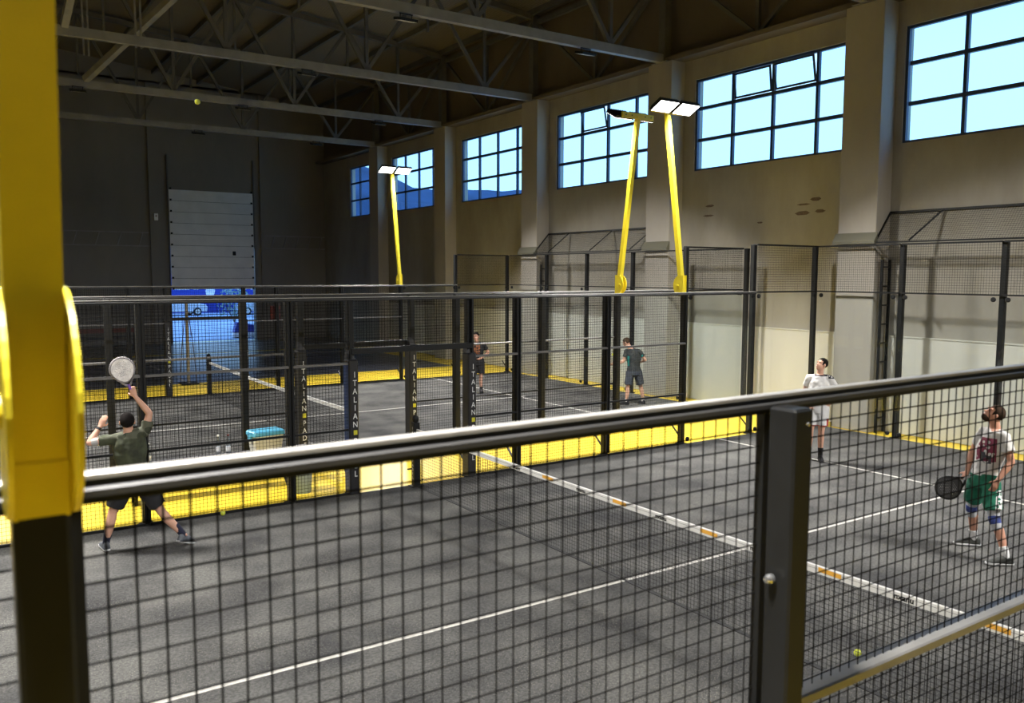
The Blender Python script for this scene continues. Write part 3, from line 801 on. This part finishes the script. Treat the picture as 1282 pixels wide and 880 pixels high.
# tennis balls
def ball(p, label):
    t = thing('padel_ball', label, 'ball', p, 0, 'yellow padel balls')
    MB().ell((0, 0, 0), .033, .033, .033, 16, 12).build('felt', M['ball'], t, True)
    pts = []
    for k in range(33):
        a = 2 * PI * k / 32; v = Vector((math.cos(a) + .35 * math.cos(3 * a), math.sin(a) - .35 * math.sin(3 * a), .9 * math.sin(2 * a))).normalized() * .0328
        pts.append(v)
    MB().path(pts, .0016, 4).build('seam', M['seam'], t)
ball((.47, 2.46, .033), 'yellow ball lying on the turf near the net, low in the foreground')
ball((-3.0, 9.955, .033), 'yellow ball lying at the foot of the far fence, right of the smashing player')
ball((-3.382, 9.1, 5.43), 'yellow ball high in the air before the roof trusses')

# unlit floodlights under the trusses
def flood(x, y, label):
    t = thing('hanging_floodlight', label, 'floodlight', (x, y, 8.99), 0, 'unlit floodlights under the roof trusses')
    MB().path([(-.14, -.02, 0), (-.14, 0, -.10)], .008).path([(.14, -.02, 0), (.14, 0, -.10)], .008).box((-.16, -.03, -.015), (.16, .01, .0)).build('bracket', M['black'], t)
    mt = Matrix.Translation((0, 0, -.12)) @ Matrix.Rotation(R(14), 4, 'X')
    b = MB().cbox((-.22, -.17, -.03), (.22, .17, .03), .01); b.v = [mt @ v for v in b.v]; h_ = b.build('housing', M['black'], t)
    l = MB()
    for k in range(3): l.box((-.195, -.145 + k * .1, -.036), (.195, -.06 + k * .1, -.0305))
    l.v = [mt @ v for v in l.v]; l.build('lens', M['lens_off'], h_)
flood(2.59, 15.3, 'unlit floodlight under the front roof truss, at the top centre of the view')
flood(7.6, 15.3, 'unlit floodlight under the front roof truss, near the window wall')
flood(2.6, 21.4, 'unlit floodlight under the second roof truss')
flood(-2.41, 27.4, 'unlit floodlight under the third roof truss, leftmost beside the yellow pole')
flood(2.58, 27.4, 'unlit floodlight under the third roof truss, left of the white door middle')
flood(7.55, 27.4, 'unlit floodlight under the third roof truss, near the far windows')
flood(2.59, 33.5, 'unlit floodlight under the farthest roof truss, above the white door')
flood(7.47, 33.5, 'unlit floodlight under the farthest roof truss, right of the white door')

# ================================================================ people
def lerp(a, b, f): return Vector(a).lerp(Vector(b), f)
def limb(mb, pts, rad, n=14, caps=True):
    for (a, b), (ra, rb) in zip(zip(pts, pts[1:]), zip(rad, rad[1:])): mb.tube(a, b, ra, rb, n)
    for i, (p, r) in enumerate(zip(pts, rad)):
        if caps or 0 < i < len(pts) - 1: mb.ell(p, r, r, r, n, 8)
    return mb
def loft(mb, secs, n=20):
    """secs: (centre, side vector, front vector) -> elliptical sections"""
    return mb.rings([[Vector(c) + Vector(a) * math.cos(2 * PI * i / n) + Vector(b) * math.sin(2 * PI * i / n) for i in range(n)] for c, a, b in secs])
def remesh(mb, name, mat, parent, vox, smooth=3, fold=0.0, fscale=9.0):
    me = mb.mesh(name); o = bpy.data.objects.new('tmp', me); COL.objects.link(o)
    m = o.modifiers.new('r', 'REMESH'); m.mode = 'VOXEL'; m.voxel_size = vox
    if smooth:
        s = o.modifiers.new('s', 'SMOOTH'); s.factor = .5; s.iterations = smooth
    bpy.context.view_layer.update()
    me2 = evaluated(o); bpy.data.objects.remove(o)
    if fold:
        me2.calc_loop_triangles() if False else None
        nr = [v.normal.copy() for v in me2.vertices]
        for v, nn in zip(me2.vertices, nr):
            c = v.co
            v.co = c + nn * fold * (noise.noise(Vector((c.x * fscale * 1.6, c.y * fscale * 1.6, c.z * fscale * .8))) + .5 * noise.noise(c * fscale * 2.3))
    me2.name = name; me2.update()
    return link(name, me2, mat, parent, True)

def hand(mb, wrist, direction, across, normal, curl, side, spread=.019, s=1.0):
    """palm + four unequal bent fingers + thumb; across points to the thumb side, normal is the palm's inner side"""
    d = Vector(direction).normalized(); a = Vector(across); a = (a - d * a.dot(d)).normalized(); n_ = Vector(normal); n_ = (n_ - d * n_.dot(d) - a * n_.dot(a)).normalized()
    w = Vector(wrist)
    loft(mb, [(w, a * .026 * s, n_ * .020 * s), (w + d * .03 * s, a * .034 * s, n_ * .018 * s), (w + d * .07 * s, a * .042 * s, n_ * .016 * s), (w + d * .095 * s, a * .040 * s, n_ * .013 * s)], 12)
    for k, (ln, off) in enumerate(((.068, 1.5), (.078, .5), (.072, -.5), (.056, -1.5))):
        b = w + d * .088 * s + a * off * spread * s
        ang = 0; p = b; pts = [p]
        for j, f in enumerate((.45, .32, .23)):
            ang += curl * (.9 if j else .7)
            p = p + (d * math.cos(ang) + n_ * math.sin(ang)) * ln * f * s; pts.append(p)
        limb(mb, pts, [.0092 * s, .0088 * s, .008 * s, .007 * s], 8)
    tb = w + d * .025 * s + a * .030 * s
    t1 = tb + (d * .55 + a * .75 + n_ * .25).normalized() * .035 * s
    t2 = t1 + (d * .8 + a * .25 + n_ * (.2 + curl * .6)).normalized() * .030 * s
    limb(mb, [tb, t1, t2], [.013 * s, .0105 * s, .008 * s], 8)

def person(label, base, yaw, J, O):
    t = thing('person', label, 'person', base, yaw)
    V = {k: Vector(v) for k, v in J.items()}
    vox = O.get('vox', .0085)
    sk = O.get('skin', M['skin'])
    pel, ch, nk, hd = V['pelvis'], V['chest'], V['neck'], V['head']
    sh = (V['shL'], V['shR']); hp = (V['hipL'], V['hipR'])
    side_s = (V['shR'] - V['shL']).normalized(); side_h = (V['hipR'] - V['hipL']).normalized()
    up = (nk - pel).normalized()
    def fr(s_): f = s_.cross(up).normalized(); return f            # points to the near side for an unturned figure
    fs, fh = fr(side_s), fr(side_h)
    wsh = (V['shR'] - V['shL']).length / 2
    def torso(g, gd=None, z0=0):
        gd = g if gd is None else gd
        shc = (V['shL'] + V['shR']) / 2
        return [(pel - up * .10, side_h * .150 * g, fh * .105 * gd), (pel, side_h * .170 * g, fh * .120 * gd), (lerp(pel, ch, .33), (side_h + side_s) / 2 * .150 * g, (fh + fs) / 2 * .108 * gd),
                (lerp(pel, ch, .7), side_s * .158 * g, fs * .115 * gd), (ch, side_s * .175 * g, fs * .125 * gd), (lerp(ch, shc, .6), side_s * wsh * .95 * g, fs * .112 * gd),
                (shc + up * .035, side_s * wsh * .72, fs * .085), (lerp(shc, nk, .55) + up * .03, side_s * .085, fs * .068)]
    b = MB()
    loft(b, torso(.92))
    limb(b, [lerp((V['shL'] + V['shR']) / 2, nk, .2), nk, lerp(nk, hd, .55)], [.062, .058, .056])
    shc_ = (V['shL'] + V['shR']) / 2; nb = lerp(shc_, nk, .5)
    for q in 'LR': limb(b, [V['sh' + q], nb], [.050, .046])
    # head built in its own frame: front = face direction
    f = Vector(O['face']).normalized(); hs_ = f.cross(Vector(O.get('headup', (0, 0, 1)))).normalized(); hu = hs_.cross(f).normalized()
    H = Matrix((hs_, f, hu)).transposed()
    def hp_(x, y, z): return hd + H @ Vector((x, y, z))
    b.ell(hp_(0, -.012, .025), .076, .094, .092, 18, 12, H)
    b.ell(hp_(0, .022, -.035), .062, .070, .080, 18, 12, H)
    b.ell(hp_(0, .050, -.082), .036, .038, .030, 14, 10, H)
    b.rings([[hp_(-.010, .085, .022), hp_(.010, .085, .022), hp_(.008, .070, .03), hp_(-.008, .070, .03)], [hp_(-.017, .098, -.024), hp_(.017, .098, -.024), hp_(.016, .075, -.03), hp_(-.016, .075, -.03)]])
    b.ell(hp_(0, .108, -.020), .014, .014, .011, 10, 8, H)
    b.ell(hp_(0, .084, -.058), .026, .014, .012, 12, 8, H)
    b.ell(hp_(-.034, .080, .036), .028, .014, .009, 10, 8, H); b.ell(hp_(.034, .080, .036), .028, .014, .009, 10, 8, H)
    for sx in (-1, 1): b.ell(hp_(sx * .080, -.004, -.004), .010, .022, .032, 10, 8, H)
    # arms, legs, hands, feet
    for q, s in (('L', -1), ('R', 1)):
        a, e, w_ = V['sh' + q], V['el' + q], V['wr' + q]
        limb(b, [a, lerp(a, e, .4), e, lerp(e, w_, .3), w_], [.054, .050, .038, .041, .026])
        hdv, ac, nm, cu = O['hand' + q]
        hand(b, w_, hdv, ac, nm, cu, s, s=O.get('hs', 1.0))
        h_, k_, an, to = V['hip' + q], V['kn' + q], V['an' + q], V['to' + q]
        bk = (an - to); bk.z = 0; bk.normalize()
        limb(b, [h_, lerp(h_, k_, .5), k_, lerp(k_, an, .3) + bk * .012, an], [.092, .076, .053, .056, .036])
        limb(b, [an, lerp(an, to, .55) - Vector((0, 0, .012)), lerp(an, to, .85)], [.034, .024, .016])
    remesh(b, 'body', sk, t, vox, 2)
    # clothes
    c = MB(); T = torso(O.get('loose', 1.10), O.get('loose', 1.10) * 1.04)
    zc = O.get('hem', 0.0)
    T[0] = (pel - up * (.02 + zc), T[0][1] * 1.13, T[0][2] * 1.13); T[1] = (pel + up * .04, T[1][1], T[1][2])
    T[-2] = (T[-2][0] + up * .008, T[-2][1] * 1.06, T[-2][2] * 1.1); T[-1] = (T[-1][0] + up * .002, side_s * .084, fs * .076)
    loft(c, T)
    for q in 'LR':
        a, e = V['sh' + q], V['el' + q]; sl_ = O.get('sleeve', .58)
        limb(c, [a, lerp(a, e, .3), lerp(a, e, sl_)], [.064, .066, .069], 14, False); limb(c, [a, nb - up * .004], [.064, .060]); c.ell(a, .064, .064, .064, 14, 8)
    remesh(c, 'shirt', O['shirt'], t, .010, 2, .012)
    c = MB(); loft(c, [(pel - up * .12, side_h * .165, fh * .125), (pel, side_h * .190, fh * .136), (pel + up * .08, side_h * .168, fh * .122)])
    for q in 'LR':
        h_, k_ = V['hip' + q], V['kn' + q]; le_ = O.get('short', .78)
        limb(c, [h_ + up * .02, lerp(h_, k_, .4), lerp(h_, k_, le_)], [.112, .108, .104], 16, False); c.ell(h_, .113, .113, .113, 16, 8)
    remesh(c, 'shorts', O['shorts'], t, .010, 2, .012)
    for q in 'LR':
        k_, an, to = V['kn' + q], V['an' + q], V['to' + q]
        if O.get('tights'):
            c = MB(); h_ = V['hip' + q]; limb(c, [lerp(h_, k_, .55), k_, lerp(k_, an, .28)], [.077, .060, .062], 14, False); remesh(c, 'tights', O['tights'], t, .009, 2)
            c = MB(); limb(c, [lerp(h_, k_, .90), k_, lerp(k_, an, .12)], [.066, .065, .064], 14, False); remesh(c, 'knee_brace', O['brace'], t, .009, 2)
        c = MB(); sk_ = O.get('sockh', .3); limb(c, [lerp(an, k_, sk_), lerp(an, k_, .1), an - Vector((0, 0, .02))], [.050 if sk_ > .25 else .043, .043, .041], 12, False)
        remesh(c, 'sock', O['sock'], t, .008, 1)
        d = (to - an); dz = d.z; d.z = 0; L_ = max(d.length, .05); d.normalize()
        tl = O.get('tilt' + q, 0.0)
        dd = (d * math.cos(tl) - Vector((0, 0, 1)) * math.sin(tl)); uu = (Vector((0, 0, 1)) * math.cos(tl) + d * math.sin(tl)); ss = dd.cross(uu)
        heel = an - dd * .075 - uu * .085
        c = MB(); rs = []
        for (x, w1, hh) in ((0, .030, .085), (.03, .040, .108), (.09, .042, .112), (.15, .044, .088), (.22, .050, .062), (.27, .043, .046), (.295, .024, .028)):
            ctr = heel + dd * x
            rs.append([ctr + ss * w1 * .9, ctr + ss * w1 + uu * .022, ctr + ss * w1 * .8 + uu * hh * .75, ctr + ss * w1 * .35 + uu * hh, ctr - ss * w1 * .35 + uu * hh, ctr - ss * w1 * .8 + uu * hh * .75, ctr - ss * w1 + uu * .022, ctr - ss * w1 * .9])
        c.rings(rs); so = remesh(c, 'shoe', O['shoe'], t, .008, 2)
        c = MB(); rs = []
        for (x, w1) in ((-.004, .026), (.03, .038), (.09, .040), (.15, .043), (.22, .051), (.275, .044), (.302, .022)):
            ctr = heel + dd * x; rs.append([ctr + ss * w1, ctr + ss * w1 + uu * .02, ctr - ss * w1 + uu * .02, ctr - ss * w1])
        c.rings(rs).build('sole', O.get('sole', M['cap']), so)
    # hair, eyes, mouth
    c = MB(); c.ell(hp_(0, -.016, .036), .083, .100, .094, 20, 14, H)
    hr = c.mesh('hair'); bm = bmesh.new(); bm.from_mesh(hr)
    inv = H.transposed(); dele = []
    hl = O.get('hairline', .062)
    for v in bm.verts:
        p = inv @ (v.co - hd)
        lim = -.055 if p.y < .02 else (-.055 + (p.y - .02) / .055 * (hl + .055))
        if p.z < lim: dele.append(v)
        else: v.co += (v.co - hd).normalized() * .004 * noise.noise(v.co * 60)
    bmesh.ops.delete(bm, geom=dele, context='VERTS'); bm.to_mesh(hr); bm.free()
    link('hair', hr, O.get('hair', M['hair']), t, True)
    for sx in (-1, 1): MB().ell(hp_(sx * .032, .082, .014), .011, .006, .006, 10, 8, H).build('eye', M['eye'], t, True)
    MB().ell(hp_(0, .0965, -.058), .022, .004, .005, 10, 6, H).build('mouth', M['lip'], t, True)
    if O.get('beard'):
        c = MB(); c.ell(hp_(0, .043, -.076), .056, .055, .046, 16, 12, H); bd = c.mesh('beard'); bm = bmesh.new(); bm.from_mesh(bd)
        dl = [v for v in bm.verts if (inv @ (v.co - hd)).z > -.045 and abs((inv @ (v.co - hd)).x) < .05]
        bmesh.ops.delete(bm, geom=dl, context='VERTS'); bm.to_mesh(bd); bm.free(); link('beard', bd, O['beard'], t, True)
    return t, V

def racket(label, base, yaw, hand_p, head_c, normal, face_mat, frame_mat, grip_mat):
    """padel racket from the grip point to the head centre; real holes through the face"""
    t = thing('padel_racket', label, 'racket', base, yaw)
    g = Vector(hand_p); hc = Vector(head_c); d = (hc - g).normalized(); n_ = Vector(normal); n_ = (n_ - d * n_.dot(d)).normalized(); x_ = d.cross(n_).normalized()
    # local: y along the racket, origin at head centre
    Mx = Matrix((x_, d, n_)).transposed().to_4x4(); Mx.translation = hc
    out = []
    for k in range(40):
        a = 2 * PI * k / 40; rx = .128 - .012 * max(0, -math.sin(a)); ry = .135 if math.sin(a) > 0 else .155
        out.append((rx * math.cos(a) * (1 - .16 * max(0, -math.sin(a)) ** 2), ry * math.sin(a)))
    holes = []
    for i in range(-4, 5):
        for j in range(-4, 5):
            x, y = i * .021 + (.0105 if j % 2 else 0), j * .020 + .005
            if (x / .094) ** 2 + (y / .098) ** 2 < 1: holes.append([(x + .0058 * math.cos(2 * PI * k / 7), y + .0058 * math.sin(2 * PI * k / 7)) for k in range(7)][::-1])
    me = plate_mesh(out, holes, .017)
    for v in me.vertices: v.co = Mx @ v.co
    link('face', me, face_mat, t)
    rim = MB(); pts = [Mx @ Vector((x * 1.01, y * 1.01, 0)) for x, y in out]
    for a, b in zip(pts, pts[1:] + pts[:1]): rim.bar(a, b, .039, .014, n_) if False else rim.tube(a, b, .0185, n=8)
    rim.build('rim', frame_mat, t, True)
    th = MB()
    for sx in (-1, 1): th.path([Mx @ Vector((sx * .075, -.118, 0)), Mx @ Vector((sx * .045, -.175, 0)), Mx @ Vector((sx * .012, -.215, 0))], .013, 8)
    th.build('throat', frame_mat, t, True)
    MB().tube(Mx @ Vector((0, -.20, 0)), Mx @ Vector((0, -.335, 0)), .0165, .0165, 12).tube(Mx @ Vector((0, -.33, 0)), Mx @ Vector((0, -.345, 0)), .02, .02, 12).build('grip', grip_mat, t, True)
    return t

# -- the smashing player, back to the camera
cloth_olive = regions('olive_camouflage_cloth', (.040, .046, .024), [((.085, .09, .06), (-.6, .5, -.6, .6, 1.38, 1.7), 7)], var=.45, scale=7)
blk = plain('black_cloth', (.012, .012, .014), .85, var=.2, scale=10)
P = dict(pelvis=(-.075, .0, .86), chest=(-.10, .03, 1.19), neck=(-.105, .03, 1.42), head=(-.118, .035, 1.565), shL=(-.285, .06, 1.365), shR=(.075, -.0, 1.44),
         elL=(-.535, .09, 1.335), wrL=(-.42, .18, 1.505), elR=(.13, .03, 1.655), wrR=(-.02, .06, 1.865), hipL=(-.165, .03, .82), hipR=(.02, -.02, .82),
         knL=(-.318, .08, .47), anL=(-.405, .10, .10), toL=(-.44, .24, .03), knR=(.22, .02, .44), anR=(.475, -.04, .115), toR=(.56, .02, .015))
person('person in an olive tee and black shorts smashing overhead, back to the camera', (-4.2, 9.05, 0), R(-9.68), P,
       dict(face=(.02, 1, .35), shirt=cloth_olive, shorts=blk, sock=plain('navy_sock', (.012, .014, .035), .9), sockh=.42, shoe=plain('grey_shoe', (.10, .11, .13), .6, var=.5, scale=16), hair=M['hair'],
            handL=((.45, .25, .85), (1, 0, -.3), (.3, .9, 0), .35), handR=((-.30, .05, .95), (-.9, .2, 0), (.1, 1, 0), .85), short=.80, tiltR=R(20), hem=.02))
bpy.context.view_layer.update()
pa = [o for o in COL.objects if o.name.startswith('person')][-1]
wb = MB(); q1, q2 = Vector(P['wrL']), Vector(P['elL']); wb.tube(lerp(q1, q2, .06), lerp(q1, q2, .2), .031, .033, 14); wb.build('wristwatch', M['ink'], pa)
wb = MB(); q1, q2 = Vector(P['shL']), Vector(P['elL']); wb.tube(lerp(q1, q2, .62), lerp(q1, q2, .90), .052, .046, 14); wb.build('arm_sleeve', plain('grey_sleeve', (.42, .41, .40), .9), pa)
racket('white speckled racket with purple grip held up by the smashing player', (-4.2, 9.05, 0), R(-9.68), (-.064, .08, 1.94), (-.150, .06, 2.20), (.12, -1, .12),
       plain('white_red_racket', (.80, .76, .73), .45, var=.25, scale=18), plain('black_white_frame', (.24, .22, .22), .4, var=.8, scale=5), plain('purple_grip', (.22, .10, .42), .7))

# -- player in green shorts, looking up
white_print = regions('white_tee_maroon_print', (.60, .585, .57), [((.20, .035, .07), (-.34, .03, -.6, .02, 1.16, 1.44), 16), ((.05, .05, .06), (-.13, -.02, -.6, .02, 1.14, 1.27), 10)], var=.08)
green = regions('green_shorts_white_mark', (.008, .13, .075), [((.7, .7, .7), (.05, .115, -.6, -.02, .58, .84), 22)], var=.2)
P = dict(pelvis=(-.085, .06, .93), chest=(-.03, .05, 1.27), neck=(.005, .05, 1.53), head=(-.022, .045, 1.71), shL=(-.115, .13, 1.48), shR=(.105, -.05, 1.465),
         elL=(-.235, .19, 1.19), wrL=(-.265, .11, .985), elR=(.185, -.10, 1.19), wrR=(.055, -.20, .975), hipL=(-.155, .14, .88), hipR=(-.015, -.02, .88),
         knL=(-.205, .28, .51), anL=(-.165, .38, .10), toL=(-.32, .33, .03), knR=(.045, -.15, .50), anR=(.185, -.24, .10), toR=(.06, -.30, .03))
person('person in a white printed tee and green shorts looking up, racket held low', (4.15, 3.2, 0), R(-63.95), P,
       dict(face=(-.82, -.30, .62), headup=(.5, .1, 1), skin=M['skin2'], shirt=white_print, shorts=green, short=.74, tights=plain('grey_tights', (.36, .37, .39), .9, var=.1), brace=plain('blue_knee_brace', (.03, .05, .20), .8, var=.8, scale=14),
            sock=plain('white_sock', (.7, .7, .7), .9), sockh=.28, shoe=plain('dark_green_shoe', (.03, .032, .028), .6, var=.5, scale=14), hair=M['hair2'], beard=M['hair2'], loose=1.04, hem=.02,
            handL=((-.35, -.3, -.9), (-.6, .4, 0), (.3, -.9, 0), .9), handR=((-.35, -.2, -.95), (-.8, -.3, 0), (.5, .8, 0), .45)))
racket('black racket held low in front of the green shorts', (4.15, 3.2, 0), R(-63.95), (-.270, .04, .915), (-.455, -.04, .79), (.25, -.8, .45),
       plain('black_racket_face', (.018, .018, .02), .45, var=.4, scale=12), M['black'], plain('white_grip', (.5, .5, .5), .7))

# -- player in white behind the net, hand on hip
tee_white = regions('white_tee_dark_collar', (.66, .65, .64), [((.02, .02, .03), (-.13, .09, -.4, .4, 1.545, 1.66), 0), ((.03, .03, .035), (.10, .24, -.3, .3, 1.505, 1.60), 26)], var=.05)
white_red = regions('white_shorts_red_hem', (.62, .62, .62), [((.36, .02, .03), (-.5, .5, -.5, .5, .50, .665), 0), ((.36, .02, .03), (.10, .3, -.5, .5, .66, .78), 12)], var=.06)
P = dict(pelvis=(-.05, .03, 1.00), chest=(-.05, .03, 1.31), neck=(-.045, .03, 1.575), head=(-.018, .02, 1.745), shL=(-.225, .04, 1.50), shR=(.125, .02, 1.50),
         elL=(-.295, .10, 1.24), wrL=(-.235, -.06, 1.06), elR=(.275, .10, 1.265), wrR=(.175, .0, 1.09), hipL=(-.14, .03, .95), hipR=(.03, .02, .95),
         knL=(-.17, .0, .53), anL=(-.20, .06, .10), toL=(-.26, -.06, .03), knR=(.015, .0, .53), anR=(.012, .04, .10), toR=(.03, -.10, .03))
person('person in a white tee and white shorts with red hem, looking up, hand on hip', (6.92, 7.58, 0), R(-54.16), P,
       dict(face=(-.72, -.62, .35), shirt=tee_white, shorts=white_red, short=.72, sock=blk, sockh=.34, shoe=blk, sole=M['ink'], hair=M['hair'], loose=1.08,
            handL=((.5, -.2, -.8), (-.3, -.9, 0), (.9, 0, 0), .5), handR=((-.6, -.5, -.6), (0, -.5, .8), (-.7, .5, .3), .5)))

# -- player in a black tee in the rear court, facing the camera
tee_or = regions('black_tee_orange_print', (.014, .014, .015), [((.20, .075, .03), (-.13, .08, -.5, .02, 1.10, 1.36), 14)], var=.2)
P = dict(pelvis=(0, .0, .88), chest=(-.015, .0, 1.19), neck=(-.02, .0, 1.43), head=(-.04, -.01, 1.585), shL=(-.20, .0, 1.36), shR=(.17, .0, 1.36),
         elL=(-.30, .05, 1.12), wrL=(-.20, -.12, .97), elR=(.305, .05, 1.13), wrR=(.12, -.13, 1.0), hipL=(-.095, .0, .83), hipR=(.09, .0, .83),
         knL=(-.12, -.02, .47), anL=(-.135, .03, .10), toL=(-.18, -.12, .03), knR=(.10, -.02, .47), anR=(.095, .03, .10), toR=(.12, -.12, .03))
person('person in a black printed tee and black shorts facing the camera in the rear court', (6.37, 18.49, 0), R(-31.49), P,
       dict(face=(-.35, -1, .02), shirt=tee_or, shorts=blk, short=.80, sock=blk, sockh=.16, shoe=blk, sole=M['ink'], hair=M['hair'], vox=.010,
            handL=((.7, -.5, -.4), (0, -.3, .9), (.3, .9, 0), .6), handR=((-.8, -.3, -.4), (0, -.3, .9), (0, .9, 0), .5)))

# -- serving player in the rear court, back to the camera
tee_teal = regions('dark_tee_teal_sides', (.020, .024, .026), [((.01, .20, .18), (-.215, -.165, -.4, .4, 1.00, 1.26), 0), ((.01, .24, .21), (.135, .175, -.4, .3, 1.20, 1.30), 0)], var=.2)
P = dict(pelvis=(-.045, .0, .885), chest=(-.06, .02, 1.19), neck=(-.145, .03, 1.45), head=(-.25, .03, 1.60), shL=(-.24, .03, 1.375), shR=(.085, .0, 1.375),
         elL=(-.31, .02, 1.12), wrL=(-.535, .02, 1.035), elR=(.235, .03, 1.16), wrR=(.13, .20, 1.09), hipL=(-.135, .0, .83), hipR=(.05, .02, .83),
         knL=(-.20, -.06, .46), anL=(-.23, -.08, .10), toL=(-.37, -.06, .03), knR=(.13, .07, .47), anR=(.20, .10, .10), toR=(.12, .22, .03))
person('person in a dark tee with teal sides serving a ball in the rear court', (8.6, 14.35, 0), R(-42.23), P,
       dict(face=(-.86, .36, -.42), shirt=tee_teal, shorts=plain('slate_shorts', (.035, .042, .058), .85, var=.2), short=.86, sock=plain('pale_sock', (.55, .50, .47), .9), sockh=.14, shoe=blk, sole=M['ink'], hair=M['hair2'], vox=.010,
            handL=((-1, 0, -.05), (0, -.5, .8), (0, .5, .8), .25), handR=((-.7, .5, -.2), (0, .3, .9), (-.6, -.6, 0), .5)))
a_ = R(-42.23); lx, ly = -.596, .02
ball((8.6 + lx * math.cos(a_) - ly * math.sin(a_), 14.35 + lx * math.sin(a_) + ly * math.cos(a_), 1.284), 'yellow ball in the air by the serving player')

# ================================================================ sky, camera, view
wd = bpy.data.worlds.new('evening_sky'); S.world = wd; wd.use_nodes = True
nt = wd.node_tree; bg = nt.nodes['Background']
tc = nt.nodes.new('ShaderNodeTexCoord'); sp = nt.nodes.new('ShaderNodeSeparateXYZ'); nt.links.new(tc.outputs['Generated'], sp.inputs[0])
rp = nt.nodes.new('ShaderNodeValToRGB'); nt.links.new(sp.outputs[2], rp.inputs[0])
cr = rp.color_ramp; cr.elements[0].position = 0; cr.elements[0].color = (.25, .43, .62, 1)
cr.elements[1].position = .8; cr.elements[1].color = (.12, .34, .95, 1)
e = cr.elements.new(.22); e.color = (.245, .43, .63, 1)
e = cr.elements.new(.34); e.color = (.20, .40, .72, 1)
nt.links.new(rp.outputs[0], bg.inputs[0]); bg.inputs[1].default_value = 3.6

cam = bpy.data.cameras.new('camera'); co = bpy.data.objects.new('camera', cam); COL.objects.link(co); S.camera = co
cam.sensor_width = 36; cam.lens = 1056.32 / 1282 * 36; cam.clip_start = .05; cam.clip_end = 5000
yaw, pit, rol = R(-33.8346), R(5.2516), R(.15864)
F = Vector((-math.sin(yaw) * math.cos(pit), math.cos(yaw) * math.cos(pit), -math.sin(pit)))
Rt = Vector((math.cos(yaw), math.sin(yaw), 0)); U = Rt.cross(F)
R2 = Rt * math.cos(rol) + U * math.sin(rol); U2 = -Rt * math.sin(rol) + U * math.cos(rol)
mw = Matrix((R2, U2, -F)).transposed().to_4x4(); mw.translation = (-6.0493, -1.7866, 3.3491)
co.matrix_world = mw
cam.dof.use_dof = True; cam.dof.focus_distance = 14; cam.dof.aperture_fstop = 3.4

S.view_settings.view_transform = 'Standard'; S.view_settings.look = 'None'; S.view_settings.gamma = 1; S.view_settings.use_curve_mapping = False
S.view_settings.exposure = 0.0
S.cycles.use_denoising = True
S.cycles.max_bounces = 8; S.cycles.transparent_max_bounces = 24
S.cycles.sample_clamp_indirect = 6
